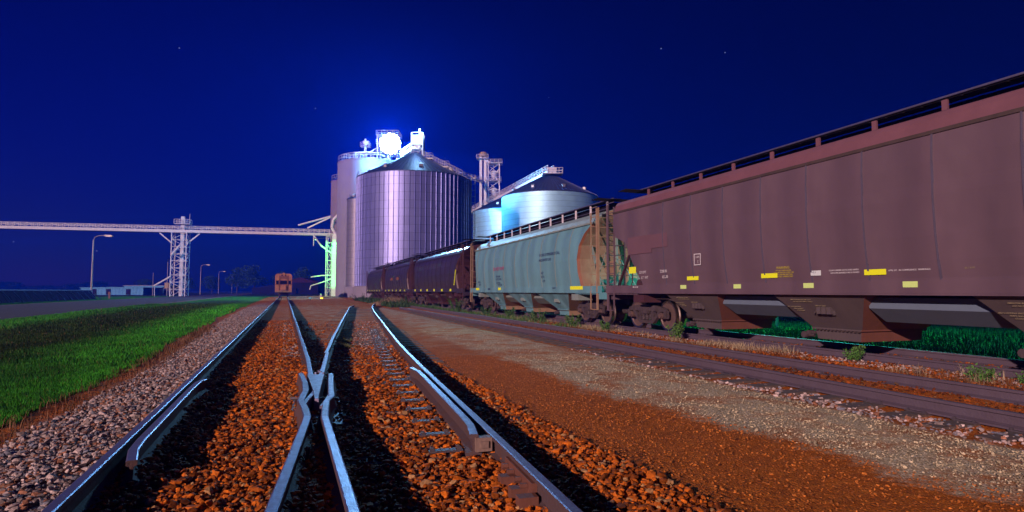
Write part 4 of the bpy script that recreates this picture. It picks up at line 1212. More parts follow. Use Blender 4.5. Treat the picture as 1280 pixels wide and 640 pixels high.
# floodlights: rings of added lamp heads fill out the glare disc
fl_mat = emis('floodlight_lens', (.75, .88, 1.0), 120.0)
fx, fy, fz_ = -28.0, 134.3, 34.9
arm = empty('floodlight_bank', (fx, fy, fz_), 0, 'blazing blue white floodlights on the head tower above the white silo', 'floodlight')
spots_ = [(0, 0)] + [(1.02 * math.cos(q), 1.02 * math.sin(q)) for q in np.linspace(0, 2 * PI, 7)[:-1]] + [(1.95 * math.cos(q + .1), 1.95 * math.sin(q + .1)) for q in np.linspace(0, 2 * PI, 13)[:-1]]
m_ = MB()
for x, z in spots_[1:]: m_.bar((0, .3, 0), (x, .3, z), .12)
m_.bar((0, .3, 0), (-1.2, 6.5, -1.0), .16); m_.bar((0, .3, -1), (-1.2, 6.5, -2.4), .16)
m_.build('bracket', M['white_steel'], arm)
for x, z in spots_:
    Mx = Matrix.Translation((x, .35, z + .15)) @ Matrix.Rotation(R(104), 4, 'X')
    hd = MB().lathe([(.14, 0), (.34, .12), (.47, .42), (.49, .5)], 20, Mx).build('lamp_head', M['galv'], arm)
    MB().lathe([(.47, .49), (.46, .505), (.25, .56)], 20, Mx).build('lens', fl_mat, hd)
def lamp(name, loc, color, power, radius=.4, parent=None, spot=None, aim=None, blend=.5):
    d_ = bpy.data.lights.new(name, 'SPOT' if spot else 'POINT'); d_.energy = power; d_.color = color; d_.shadow_soft_size = radius
    o = bpy.data.objects.new(name, d_); COL.objects.link(o); o.location = loc
    if spot:
        d_.spot_size = spot; d_.spot_blend = blend
        o.rotation_euler = (Vector(aim) - Vector(loc)).to_track_quat('-Z', 'Y').to_euler()
    return o
lamp('floodlight', (fx, fy - .9, fz_), (.18, .58, 1.0), 150000, 1.4)
lamp('floodlight_beam', (fx + .6, fy - .7, fz_), (.16, .60, 1.0), 420000, .8, spot=R(60), aim=(4.0, 146, 16))

# conveyor from the head house to the silo 1 apex
def conveyor(name, a, b, w, h, label, mat, truss=True, cat='conveyor', post=2.0):
    a, b = Vector(a), Vector(b)
    e = empty(name, a, 0, label, cat)
    d_ = b - a; d2 = Vector((d_.x, d_.y, 0)).normalized(); n = Vector((d2.y, -d2.x, 0))
    m_ = MB(); m_.bar(Vector((0, 0, h * .25)), d_ + Vector((0, 0, h * .25)), h * .42, w) if False else None
    # casing as an extruded box along the run
    vs = []
    for p in (Vector((0, 0, 0)), d_):
        for sx, sz in ((-1, 0), (1, 0), (1, .42), (-1, .42)):
            vs.append(p + n * sx * w / 2 + Vector((0, 0, sz * h)))
    m_.add(vs, [(0, 1, 2, 3), (7, 6, 5, 4), (0, 4, 5, 1), (1, 5, 6, 2), (2, 6, 7, 3), (3, 7, 4, 0)])
    m_.build('casing', mat, e)
    r_ = MB()
    k = max(2, int(d_.length / post))
    for sx in (-1, 1):
        o = n * sx * (w / 2 + .05)
        for i in range(k + 1):
            p = d_ * (i / k) + o
            r_.bar(p + Vector((0, 0, h * .5)), p + Vector((0, 0, h)), .07)
        for hz in (1.0, .76): r_.bar(o + Vector((0, 0, hz * h)), d_ + o + Vector((0, 0, hz * h)), .075)
        if truss:
            for i in range(k):
                p, q = d_ * (i / k) + o, d_ * ((i + 1) / k) + o
                r_.bar(p + Vector((0, 0, h * (.5 if i % 2 else 1))), q + Vector((0, 0, h * (1 if i % 2 else .5))), .05)
    r_.build('railing', mat, e)
    return e
c1 = conveyor('conveyor', (-25.7, 137, 32.3), (-18.7, 116.3, 29.6), 1.2, 1.5, 'short bright conveyor reaching the peak of the largest silo', M['white_steel'], post=1.6)
m_ = MB(); m_.box(6.1, 8.1, -22.6, -20.4, -2.5, -.6); m_.prism([(6.3, -2.5), (7.9, -2.5), (7.4, -3.4), (6.8, -3.4)], -22.4, -20.6)
m_.build('discharge_box', M['white_steel'], c1)
m_ = MB(); lattice(m_, 6.0, 8.2, -22.6, -20.4, -5.0, -.1, 1.8, .12); m_.build('support_frame', M['white_steel'], c1)
# small lamp at its peak
pk = empty('mast_lamp', (-18.0, 113.6, 31.2), 0, 'tiny bright lamp on a thin mast above the discharge end of the silo conveyor', 'lamp')
MB().bar((0, 0, 0), (0, 0, 1.1), .06).build('mast', M['galv'], pk)
MB().lathe([(.05, 1.1), (.2, 1.2), (.2, 1.35), (.05, 1.45)], 12).build('lens', emis('mast_lamp_lens', (.8, .9, 1), 12), pk)
lamp('mast_light', (-18.0, 112.9, 32.5), (.35, .72, 1.0), 2600, .2)

# elevator leg tower behind
lt = empty('elevator_tower', (-6.6, 186, -.17), 0, 'white lattice bucket elevator tower with platforms right of the largest silo', 'tower')
zt = 44.0
for x in (-3.3, -1.9):
    MB().box(x - .4, x + .4, -.4, .4, 0, zt).build('elevator_leg', M['white_steel'], lt)
m_ = MB(); lattice(m_, -.9, 2.6, -1.6, 1.6, 0, zt - 2.5, 2.75, .22); m_.build('frame', M['white_steel'], lt)
m_ = MB()
for z, ex in ((zt - 2.4, .6), (zt - 8.0, .3), (zt - 13, 1.4), (zt - 20, .6)):
    m_.box(-1.3, 2.9 + ex, -2.2, 2.2, z, z + .16)
    rail_fence(m_, [(-1.3, -2.2, z), (2.9 + ex, -2.2, z), (2.9 + ex, 2.2, z), (-1.3, 2.2, z)], 1.1, 1.2, .05)
m_.box(-4.6, -.9, -1.5, 1.5, zt - .8, zt - .65); rail_fence(m_, [(-4.6, -1.5, zt - .7), (-.9, -1.5, zt - .7)], 1.1, 1.0, .05)
m_.build('platform', M['white_steel'], lt)
m_ = MB(); m_.lathe([(1.5, zt), (1.4, zt + .7), (.9, zt + 1.4), (.2, zt + 1.6)], 20, Matrix.Translation((-2.5, 0, 0))); m_.build('elevator_head', M['beige'], lt, smooth=True)
m_ = MB()
for z in (zt - 5.5, zt - 11, zt - 15.5):
    m_.lathe([(.25, z - 1.6), (1.3, z - .2), (1.3, z + .4), (.6, z + 1.0)], 14, Matrix.Translation((.9, 0, 0)))
m_.path([(.9, 0, zt - 16), (2.2, 0, zt - 19), (4.2, 0, zt - 23.5)], .35, 10)
m_.path([(.9, 0, zt - 3), (-1.6, 0, zt - 1)], .3, 8)
m_.path([(2.4, 0, zt - 4), (1.2, 0, zt - 6), (2.6, 0, zt - 9)], .22, 8)
m_.build('distributor', M['white_steel'], lt, smooth=True)

conveyor('conveyor', (-26.5, 146, 33.4), (-9.6, 185, 35.4), 1.1, 1.5, 'high conveyor running from the head tower behind the largest silo to the lattice tower', M['white_steel'], post=2.4)
conveyor('conveyor', (8.9, 134, 27.9), (-15.5, 208, 27.9), 1.4, 2.0, 'long railed conveyor passing over the peaks of the two cyan lit silos', M['white_steel'], post=1.8)
pk2 = empty('conveyor_head_platform', (8.9, 133.4, 27.6), 0, 'small railed platform on the peak of the bright silo', 'platform')
m_ = MB(); m_.box(-2.0, 2.6, -1.6, 1.6, 0, .15); m_.box(-.9, 1.2, -.9, .9, .15, 1.5)
m_.build('deck', M['white_steel'], pk2)
m_ = MB(); rail_fence(m_, [(-2.0, -1.6, .1), (2.6, -1.6, .1), (2.6, 1.6, .1), (-2.0, 1.6, .1)], 1.2, .9, .05); m_.build('railing', M['white_steel'], pk2)

# ------------------------------------------------------------------ conveyor bridge on the left with its tower
bA, bB = Vector((-150, 134.2, 16.1)), Vector((-47.0, 160.6, 16.1))
cb = conveyor('conveyor_bridge', bA, bB, 1.8, 1.62, 'long level conveyor bridge crossing the left half of the sky', M['white_steel'], post=1.3)
m_ = MB(); m_.bar(bB - bA + Vector((-.6, 0, .6)), bB - bA + Vector((3.0, -2, 4.6)), .5)
m_.bar((bB - bA) + Vector((-8, -2, 2.0)), (bB - bA) + Vector((-.5, -2, 5.6)), .35)
m_.build('chute', M['white_steel'], cb)
gt = empty('lattice_tower', (-84.7, 150.9, -.17), math.atan2(bB.y - bA.y, bB.x - bA.x), 'tall steel lattice tower carrying the conveyor bridge, mast on top', 'tower')
m_ = MB(); lattice(m_, -1.7, 1.7, -1.6, 1.6, 0, 16.2, 1.8, .14); m_.bar((-4.6, -1, 16.0), (-1.7, -1, 13.4), .28); m_.bar((4.6, -1, 16.0), (1.7, -1, 13.4), .28)
m_.build('frame', M['white_steel'], gt)
m_ = MB(); m_.box(.0, .8, -.4, .4, 0, 20.4); m_.build('elevator_leg', M['white_steel'], gt)
m_ = MB(); m_.box(-1.4, 2.2, -1.1, 1.1, 18.4, 18.55); rail_fence(m_, [(-1.4, -1.1, 18.5), (2.2, -1.1, 18.5), (2.2, 1.1, 18.5), (-1.4, 1.1, 18.5)], 1.1, 1.0, .05)
m_.bar((1.9, 0, 18.5), (1.9, 0, 21.2), .06); m_.build('platform', M['white_steel'], gt)
m_ = MB(); m_.path([(.4, -2.0, 13), (-3.5 + 2, -2.0, 10.4)], .2, 8); m_.path([(-1.5, -2.0, 5.0), (-5.2, -2.0, 2.6)], .2, 8); m_.bar((-5.0, -2, 2.5), (-5, -2, 0), .1)
m_.build('spout', M['white_steel'], gt)
lt2 = empty('support_leg', (-124.0, 139.5, -.17), 0, 'slanting support leg under the left end of the conveyor bridge', 'support leg')
m_ = MB(); m_.bar((-3.4, 0, 12.0), (0, 0, 16.1), .35); m_.bar((-3.4, 0, 0), (-3.4, 0, 12.3), .3); m_.bar((-6.6, 0, 16.1), (-3.4, 0, 12), .3); m_.build('post', M['white_steel'], lt2)

# green lit chute column at the elevator
gc = empty('loading_leg', (-45.3, 151.5, -.17), 0, 'tall square loading leg glowing green at the left edge of the elevator', 'elevator leg')
MB().box(-.62, .62, -.6, .6, 0, 16.0).build('leg', M['white_steel'], gc)
m_ = MB(); lattice(m_, -2.2, -.7, -.6, .8, 0, 16, 2.4, .1); m_.build('frame', M['white_steel'], gc)
m_ = MB(); m_.path([(0, 0, 16), (-.9, 0, 17.6), (-.6, 0, 19.6), (.9, 0, 21.2)], .42, 10); m_.path([(-9.5, -.4, 18.2), (-1.2, -.4, 22.0 - 1.5)], .22, 8)
m_.path([(-5.5, -.4, 15.6), (-3.6, -.4, 13.0), (-.6, -.4, 10.2 + .6)], .2, 8); m_.path([(-5.5, -.4, 12.9), (-5.5, -.4, 15.6)], .12, 6)
m_.build('spout', M['white_steel'], gc)
m_ = MB(); m_.path([(-6.0, -.5, 4.9), (-3.2, -.5, 5.3), (-.6, -.5, 5.4)], .14, 8); m_.path([(-6.2, -.5, 1.7), (-5.9, -.5, 2.7), (-3.6, -.5, 3.4), (-.8, -.5, 4.4)], .14, 8)
m_.build('arm', M['white_steel'], gc)
# its work lamp
gl = empty('work_lamp', (-48.8, 146.6, 14.2), 0, 'green tinted work lamp on the elevator bracket beside the loading leg', 'lamp')
m_ = MB(); m_.lathe([(.1, 0), (.25, -.1), (.28, -.3)], 12); m_.bar((0, 0, 0), (2.9, 4.4, .6), .06); m_.build('lamp_head', M['galv'], gl)
MB().lathe([(.22, -.31), (.2, -.36), (.05, -.40)], 12).build('lens', emis('green_lamp_lens', (.35, 1, .45), 3), gl)
lamp('green_work_light', (-48.8, 146.0, 13.6), (.06, 1.0, .18), 8000, .3, spot=R(95), aim=(-45.6, 151.5, 8.5))
lamp('green_ground_light', (-46.8, 145.0, 1.2), (.06, 1.0, .18), 5000, .3, spot=R(85), aim=(-45.6, 151.5, 8.0))
gl2 = empty('ground_lamp', (-46.8, 145.3, -.17), 0, 'low green lamp on the ground before the loading leg', 'lamp')
MB().box(-.25, .25, -.15, .15, 0, .3).bar((0, 0, .3), (0, .1, .5), .1).build('bracket', M['galv'], gl2)
MB().lathe([(.08, .5), (.15, .56), (.15, .62)], 12).build('lens', emis('green_ground_lens', (.35, 1, .45), 2), gl2)


# ------------------------------------------------------------------ street lamps and poles
def street_lamp(x, y, label, h=11.2):
    s = empty('street_lamp', (x, y, -.2), 0, label, 'street lamp', 'street lamps along the far side of the road')
    MB().tube((0, 0, 0), (0, 0, h - .6), .16, 12, r2=.10).build('pole', M['pole'], s, smooth=True)
    MB().path([(0, 0, h - .65), (.25, 0, h - .1), (.9, 0, h + .18), (2.2, 0, h + .22)], .06, 8).build('arm', M['pole'], s)
    m_ = MB(); m_.prism([(2.1, h + .1), (2.2, h + .34), (3.2, h + .30), (3.55, h + .12), (3.4, h - .02), (2.6, h - .04)], -.22, .22); m_.build('lamp_head', M['pole'], s)
    return s
M['pole'] = paint('pole_galvanised', (.36, .34, .38), (.26, .24, .28), .5, 2, .5, .3, .05, 10)
street_lamp(-75.9, 107, 'nearest street lamp, tall pole with curved arm before the bunker wall')
street_lamp(-118.8, 226, 'street lamp just right of the lattice tower')
street_lamp(-149, 301, 'street lamp before the dark trees, second right of the lattice tower')
street_lamp(-167.3, 354, 'farthest and smallest street lamp, before the dark trees')
up = empty('utility_pole', (-96.0, 165, -.2), 0, 'thin pole with a pale box left of the lattice tower', 'pole')
MB().tube((0, 0, 0), (0, 0, 10.3), .13, 8, r2=.09).build('pole', M['pole'], up)
MB().box(-.55, .55, -.3, .3, 2.2, 3.7).build('box', M['beige'], up)
up2 = empty('utility_pole', (-103.0, 170, -.2), 0, 'shorter dark pole left of the boxed pole', 'pole')
MB().tube((0, 0, 0), (0, 0, 6.6), .11, 8, r2=.07).build('pole', M['pole'], up2)

# ------------------------------------------------------------------ grain bunker wall, sheds
bw = empty('bunker_wall', (0, 0, 0), 0, 'long low grain bunker wall of slanted steel panels beyond the road', 'bunker wall')
def bl(y, off=0): return -29.6 - .40 * y - off
yA, yB = 40.0, 102.0
m_ = MB()
nseg = 44
for i in range(nseg):
    ya, yb = yA + (yB - yA) * i / nseg, yA + (yB - yA) * (i + 1) / nseg
    xa, xb = bl(ya, 1.0), bl(yb, 1.0)
    m_.add([(xa, ya, -.2), (xb, yb - .04, -.2), (xb - 1.0, yb - .04, 1.22), (xa - 1.0, ya, 1.22), (xa - .08, ya, -.2), (xb - .08, yb - .04, -.2), (xb - 1.08, yb - .04, 1.22), (xa - 1.08, ya, 1.22)],
           [(0, 1, 2, 3), (7, 6, 5, 4), (0, 4, 5, 1), (1, 5, 6, 2), (2, 6, 7, 3), (3, 7, 4, 0)])
m_.build('panel', M['bunker'], bw)
for i in range(22):
    y_ = yA + (yB - yA) * (i + .5) / 22
    x_ = bl(y_)
    MB().bar((x_ + .2, y_, -.2), (x_ - 1.8, y_ + .9, 1.05), .06, .08).build('brace', M['bunker_rail'], bw)
m_ = MB(); m_.bar((bl(yA, 2.0), yA, 1.27), (bl(yB, 2.0), yB, 1.27), .22, .16); m_.build('top_rail', M['bunker_rail'], bw)
for (x_, y_, lb) in ((-66.0, 82.0, 'small rusty post with a white plate before the left of the bunker wall'), (-73.6, 108.5, 'small rusty post right of the nearest street lamp')):
    e = empty('marker_post', (x_ , y_, -.2), 0, lb, 'post')
    MB().box(-.14, .14, -.1, .1, 0, 1.25).build('post', M['rust'], e)
    MB().box(-.22, .22, -.13, -.105, .75, 1.15).build('plate', M['white_steel'] if y_ < 90 else M['rust'], e)

def shed(x, y, w, d_, h, label, mat, roof_mat, rz=0, rh=.6, name='shed'):
    s = empty(name, (x, y, -.2), rz, label, 'building')
    m_ = MB(); m_.box(-w / 2, w / 2, -d_ / 2, d_ / 2, 0, h); k = int(w / 1.2)
    for i in range(k): m_.box(-w / 2 + i * w / k, -w / 2 + i * w / k + .1, -d_ / 2 - .05, -d_ / 2 - .002, 0, h - .02)
    m_.build('wall', mat, s)
    m_ = MB(); m_.prism([(-w / 2 - .3, h), (w / 2 + .3, h), (w / 2 + .3, h + .15), (0, h + rh), (-w / 2 - .3, h + .15)], -d_ / 2 - .3, d_ / 2 + .3); m_.build('roof', roof_mat, s)
    return s
a1 = shed(-141.0, 215, 22, 12, 2.5, 'low shed lit pale blue beyond the road, right of the bunker wall', M['building'], M['building'], rh=.3, name='warehouse')
m_ = MB()
for x in (-7, -2, 5): m_.box(x, x + 1.6, -6.12, -6.06, .1, 2.1)
m_.build('door', M['bunker'], a1)
a2 = shed(-141.5, 232, 15.5, 8, 3.4, 'long pale trailer like block standing above the blue lit shed', M['building'], M['bunker_rail'], rh=.2, name='storage_block')
a3 = shed(-127.5, 222, 3.0, 5, 2.6, 'small dark red hut at the right end of the blue lit shed', M['dark_red'], M['bunker'], name='hut')
shed(-118.0, 300, 22, 12, 2.6, 'dim low house behind the orange yard light', M['dim'], M['dim'], rh=2.0, name='house')
yl = empty('yard_light', (-131.0, 222.0, -.2), 0, 'glowing orange yard light low beside the red hut', 'lamp')
MB().tube((0, 0, 0), (0, 0, 1.5), .08, 8).build('pole', M['pole'], yl)
MB().lathe([(.1, 1.5), (.42, 1.6), (.5, 1.85), (.3, 2.05)], 16).build('lens', emis('orange_lamp_lens', (1.0, .45, .08), 18), yl)
lamp('yard_light_lamp', (-130.5, 221.0, 2.2), (1, .45, .12), 1200, .3)
yl.location = (-130.6, 219.0, -.2)
shed(-105.5, 300, 18, 10, 5.6, 'dim barn with reddish roof right of the locomotive', M['dim'], M['dim_roof'], rh=2.6, name='barn')
shed(-86.0, 310, 16, 10, 6.0, 'second dim barn with reddish roof, nearest the elevator', M['dim'], M['dim_roof'], rh=2.6, name='barn')

# low switch marker with an amber lens near the elevator, and a blue one left of it
for x, y, c, lb, st_ in ((-26.6, 83, (1.0, .62, .03), 'low switch marker with a glowing amber lens before the elevator', 5.0), (-28.9, 85, (.10, .5, .7), 'low dim blue switch marker left of the amber one', .5)):
    e = empty('switch_marker', (x, y, -.17), 0, lb, 'marker')
    MB().box(-.06, .06, -.06, .06, 0, .22).build('post', M['brown_dark'], e)
    MB().box(-.23, .23, -.07, .07, .22, .45).build('housing', M['brown_dark'], e)
    MB().box(-.19, .19, -.09, -.072, .25, .42).build('lens', emis('marker_lens_%s' % ('amber' if st_ > 1 else 'blue'), c, st_ * .5), e)

# ------------------------------------------------------------------ locomotive end facing us
LY = 113.0
lo = empty('locomotive', (C_x(LY) - .80, LY, 0), math.atan(.382), 'orange lit locomotive standing end on at the far end of the main track', 'locomotive')
poly = [(-1.50, 1.15), (1.50, 1.15), (1.50, 3.95), (1.42, 4.25), (1.15, 4.45), (-1.15, 4.45), (-1.42, 4.25), (-1.50, 3.95)]
MB().prism(poly, 0, 14).build('body', M['loco'], lo)
m_ = MB()
for x0, x1 in ((-1.32, -.86), (-.60, .62), (.90, 1.34)): m_.box(x0, x1, -.04, .02, 2.45, 3.12)
m_.build('window', M['glass_dark'], lo)
m_ = MB()
for x in (-.74, .76): m_.box(x - .05, x + .05, -.10, -.045, 1.3, 4.1)
m_.box(-1.45, 1.45, -.08, -.042, 2.32, 2.40)
m_.box(-1.45, 1.45, -.08, -.042, 3.18, 3.26); m_.box(-.6, .6, -.06, -.042, 3.5, 4.1)
m_.build('trim', M['orange_rust'], lo)
MB().box(-.45, .45, -.35, -.02, 1.35, 2.25).box(-.2, .2, .6, 1.6, 4.45, 4.65).build('door', M['loco'], lo)
for x_ in (-.32, .32):
    MB().tube((x_, -.09, 4.2), (x_, .05, 4.2), .11, 12).build('headlight', M['glass_dark'], lo)
for x_ in (-1.2, 1.2):
    st_ = MB()
    for k in range(3): st_.box(x_ - .25, x_ + .25, -.48, -.30, .35 + k * .25, .39 + k * .25)
    st_.box(x_ - .27, x_ - .25, -.48, -.30, .30, 1.0); st_.box(x_ + .25, x_ + .27, -.48, -.30, .30, 1.0)
    st_.build('step', M['brown_dark'], lo)
MB().box(-1.5, 1.5, -.5, .0, .95, 1.14).box(-.75, .75, -.6, -.5, 1.14, 1.25).build('pilot', M['beige'], lo)
m_ = MB(); m_.box(-1.0, 1.0, .5, 13.5, .5, 1.14)
m_.build('underframe', M['brown_dark'], lo)
for yy in (1.6, 3.6, 10.4, 12.4):
    m_ = MB()
    for sx in (-1, 1): m_.tube((sx * .68, yy, .5), (sx * .82, yy, .5), .5, 20)
    m_.tube((-.7, yy, .5), (.7, yy, .5), .09, 8)
    m_.build('wheel', M['wheel'], lo)
m_ = MB(); rail_fence(m_, [(-1.45, -.5, 1.14), (-.8, -.5, 1.14)], 1.0, .6, .02); rail_fence(m_, [(.8, -.5, 1.14), (1.45, -.5, 1.14)], 1.0, .6, .02); m_.build('handrail', M['beige'], lo)

# ------------------------------------------------------------------ vegetation
def blades(name, P, hgt, wid, cols, kind='stuff', lean=.4, parent=None, mat='blade'):
    n = len(P)
    a = RNG.random(n) * 2 * PI
    dx, dy = np.cos(a), np.sin(a)
    la = RNG.random(n) * 2 * PI; lm = RNG.random(n) * lean * hgt
    V = np.zeros((n, 5, 3))
    V[:, 0] = P + np.stack([dx * wid / 2, dy * wid / 2, 0 * dx - .01], 1)
    V[:, 1] = P - np.stack([dx * wid / 2, dy * wid / 2, 0 * dx + .01], 1)
    mid = P + np.stack([np.cos(la) * lm * .35, np.sin(la) * lm * .35, hgt * .6], 1)
    V[:, 2] = mid - np.stack([dx, dy, 0 * dx], 1) * (wid * .4)[:, None]
    V[:, 3] = mid + np.stack([dx, dy, 0 * dx], 1) * (wid * .4)[:, None]
    V[:, 4] = P + np.stack([np.cos(la) * lm, np.sin(la) * lm, hgt], 1)
    base = (np.arange(n) * 5)[:, None]
    F = np.concatenate([base + np.array([[0, 1, 2]]), base + np.array([[0, 2, 3]]), base + np.array([[3, 2, 4]])])
    return fast_mesh(name, V.reshape(-1, 3), F, M[mat], np.repeat(cols, 5, 0), kind=kind, parent=parent)

def lawn_pts(n, y0, y1, width):
    y = y0 + (y1 - y0) * RNG.random(n)
    e = ip(y, GRASS_E)
    lo_ = np.maximum(-.90 * y - 1.5, -12.6 - .40 * y)
    lo_ = np.maximum(lo_, e - width)
    x = e + .05 - (e - lo_) * RNG.random(n)
    edge_n = .30 * lowfreq(x * 2.3, y * 2.3) + .16 * lowfreq(x * 7.3, y * 6.1) - .1
    k = (x < e + edge_n * .9) & ~((e - x < 1.1) & (lowfreq(x * 5.1 + 2, y * 4.3) > .62))
    return x[k], y[k]
Ps, Hs, Ws, Cs = [], [], [], []
for y0, y1, n, w_, h_, bw_ in ((5.0, 11, 95000, 7, .052, .0048), (11, 20, 80000, 12, .068, .009), (20, 36, 55000, 25, .09, .018), (36, 60, 26000, 40, .13, .045)):
    x, y = lawn_pts(n, y0, y1, w_)
    e = ip(y, GRASS_E)
    dd_ = e - x + .35 * lowfreq(x * .8, y * .6)
    far_in = np.clip((dd_ - 1.5) / 1.6, 0, 1) * np.clip((8.6 - dd_) / 2.5, .35, 1)
    g = np.array([.055, .40, .020]); shade_green = np.array([.030, .085, .008])  # lit strip and shaded band of the lawn painted as blade colours
    c = g * (1 - far_in[:, None]) + shade_green * far_in[:, None]
    patch = np.clip(.5 + .5 * lowfreq(x * 1.1, y * .8), 0, 1)[:, None]
    c = c * (.35 + .85 * patch) * RNG.uniform(.55, 1.35, (len(x), 1))
    dead = RNG.random(len(x)) < .03 + .25 * (e - x < .12)
    c[dead] = np.array([.20, .12, .06]) * RNG.uniform(.5, 1.2, (dead.sum(), 1))
    Ps.append(np.stack([x, y, ground_h(x, y)], 1)); Hs.append(h_ * RNG.uniform(.5, 1.3, len(x))); Ws.append(bw_ * RNG.uniform(.7, 1.3, len(x))); Cs.append(c)
blades('grass', np.concatenate(Ps), np.concatenate(Hs), np.concatenate(Ws), np.concatenate(Cs))
# grass behind the train
n = 42000
u_ = RNG.uniform(-4, 30, n); v_ = 13.6 + 9 * RNG.random(n) ** 1.4
P = TR[None] * u_[:, None] + NR[None] * v_[:, None]
hh_ = .12 * RNG.uniform(.5, 1.4, n)
blades('rough_grass', np.concatenate([P, ground_h(P[:, 0], P[:, 1])[:, None]], 1), hh_, .022 * RNG.uniform(.6, 1.3, n), np.array([.03, .13, .03]) * RNG.uniform(.4, 1.4, (n, 1)))
# dry weeds in the belt beside the train
def belt(n, u0, u1, v0, v1, h0, cols, name, wid=.006, pw=1.0, lean=.5, thr=-.2):
    u_ = u0 + (u1 - u0) * RNG.random(n) ** pw; v_ = RNG.uniform(v0, v1, n)
    k = lowfreq(u_ * 1.7, v_ * 2.1 + 3) > thr
    u_, v_ = u_[k], v_[k]
    P = TR[None] * u_[:, None] + NR[None] * v_[:, None]
    h_ = h0 * RNG.uniform(.35, 1.3, len(u_)) * (.6 + .5 * np.clip(lowfreq(u_ * 2.9, v_), 0, 1))
    return blades(name, np.concatenate([P, ground_h(P[:, 0], P[:, 1])[:, None]], 1), h_, wid * (1 + u_ / 14) * RNG.uniform(.7, 1.4, len(u_)), cols(len(u_)), lean=lean)
belt(22000, 2, 40, 8.8, 10.0, .09, lambda n: np.array([.20, .10, .045]) * RNG.uniform(.35, 1.3, (n, 1)), 'dry_weeds', wid=.005, lean=1.2)
belt(9000, 6, 34, 9.2, 10.2, .20, lambda n: np.array([.40, .34, .22]) * RNG.uniform(.5, 1.3, (n, 1)), 'pale_dry_grass', thr=.1, lean=1.0, wid=.004)
belt(7000, 20, 62, 8.4, 9.9, .30, lambda n: np.array([.07, .17, .045]) * RNG.uniform(.4, 1.3, (n, 1)), 'green_weeds', wid=.008, thr=-.1)
belt(9000, 50, 92, 6.6, 8.9, .55, lambda n: np.array([.05, .11, .04]) * RNG.uniform(.4, 1.3, (n, 1)), 'far_weeds', wid=.012, thr=-.4)
# dead stalks at the lawn edge
y = RNG.uniform(5, 22, 1500); x = ip(y, GRASS_E) + RNG.normal(.22, .14, 1500) + .1 * np.sin(y * 5)
blades('lawn_edge_stalks', np.stack([x, y, ground_h(x, y)], 1), .10 * RNG.uniform(.4, 1.6, 1500), .005 * np.ones(1500) * (1 + y / 12), np.array([.16, .09, .05]) * RNG.uniform(.4, 1.4, (1500, 1)), lean=.9)

def weed(x, y, h, label, col=(.09, .24, .05), r=.28, n=420, group=None, name='weed'):
    z = float(ground_h(np.array([x]), np.array([y]))[0])
    e = empty(name, (x, y, z), random.random() * 6, label, 'weed', group)
    sm = MB(); Pl, Cl = [], []
    for k in range(11):
        a = random.random() * 2 * PI; q = random.random() ** .6 * r
        tip = Vector((math.cos(a) * q, math.sin(a) * q, h * random.uniform(.55, 1.0)))
        root = Vector((math.cos(a) * q * .3, math.sin(a) * q * .3, 0))
        sm.tube(root, tip, .006, 4, r2=.003)
        for j in range(n // 11):
            t = random.uniform(.2, 1.0)
            p = root.lerp(tip, t) + Vector((random.gauss(0, .035), random.gauss(0, .035), random.gauss(0, .02)))
            Pl.append(p)
    sm.build('stem', M['bark'], e)
    Pl = np.array([tuple(p) for p in Pl]); m = len(Pl)
    d1 = RNG.normal(size=(m, 3)); d1 /= np.linalg.norm(d1, axis=1)[:, None]
    d2 = np.cross(d1, RNG.normal(size=(m, 3))); d2 /= np.linalg.norm(d2, axis=1)[:, None]
    s_ = (.022 + .02 * RNG.random(m))[:, None] * (h / .4) ** .5
    V = np.stack([Pl - d1 * s_, Pl + d2 * s_ * .35, Pl + d1 * s_, Pl - d2 * s_ * .35], 1).reshape(-1, 3)
    F = np.arange(m * 4).reshape(-1, 4)
    c = np.repeat(np.array(col) * RNG.uniform(.45, 1.4, (m, 1)), 4, 0)
    fast_mesh('leaves', V, F, M['leaf'], c, parent=e)
    return e
GW = 'green weeds along the tracks'
weed(6.62, 11.55, .34, 'bright green weed bush below the middle bay of the nearest hopper', r=.22, group=GW)
weed(7.00, 8.95, .26, 'green weed bush near the right edge beside the side track', r=.22, group=GW)
weed(7.5, 8.7, .20, 'low green weed at the right edge of the photo', r=.2, n=260, group=GW)
weed(4.55, 16.6, .52, 'tall green weed against the front wheels of the brown hopper', (.10, .24, .05), .26, 460, GW)
weed(3.2, 20.3, .40, 'green weed in front of the step between the two nearest hoppers', r=.3, group=GW)
weed(2.3, 23.0, .5, 'green weed bush by the near truck of the pale grey hopper', r=.42, n=520, group=GW)
weed(1.2, 26.4, .62, 'leafy weed under the near bay of the pale grey hopper', (.07, .18, .05), .5, 600, GW)
weed(.0, 29.5, .60, 'leafy weed under the middle bay of the pale grey hopper', (.07, .18, .05), .55, 600, GW)
weed(-1.4, 32.8, .55, 'leafy weed under the far bay of the pale grey hopper', (.06, .16, .05), .6, 600, GW)
weed(-3.4, 37.2, .95, 'tall leafy weed by the far truck of the pale grey hopper', (.06, .15, .045), .7, 700, GW)
weed(-9.6, 54.5, .9, 'dark weed bush beside the dark maroon hoppers', (.045, .11, .04), 1.1, 700, GW)
weed(-19.3, 76, 1.2, 'dark weed bush near the tail of the train', (.04, .10, .04), 2.0, 800, GW)
weed(-3.85, 13.6, .12, 'small pale green weed between the diverging rails', (.16, .20, .08), .40, 500, GW)
weed(-4.2, 15.2, .12, 'small pale weed patch farther up between the diverging rails', (.15, .19, .08), .40, 420, GW)
weed(-1.55, 4.55, .12, 'tiny dry weed between the two lower rails of the frog', (.20, .13, .07), .08, 60, GW)
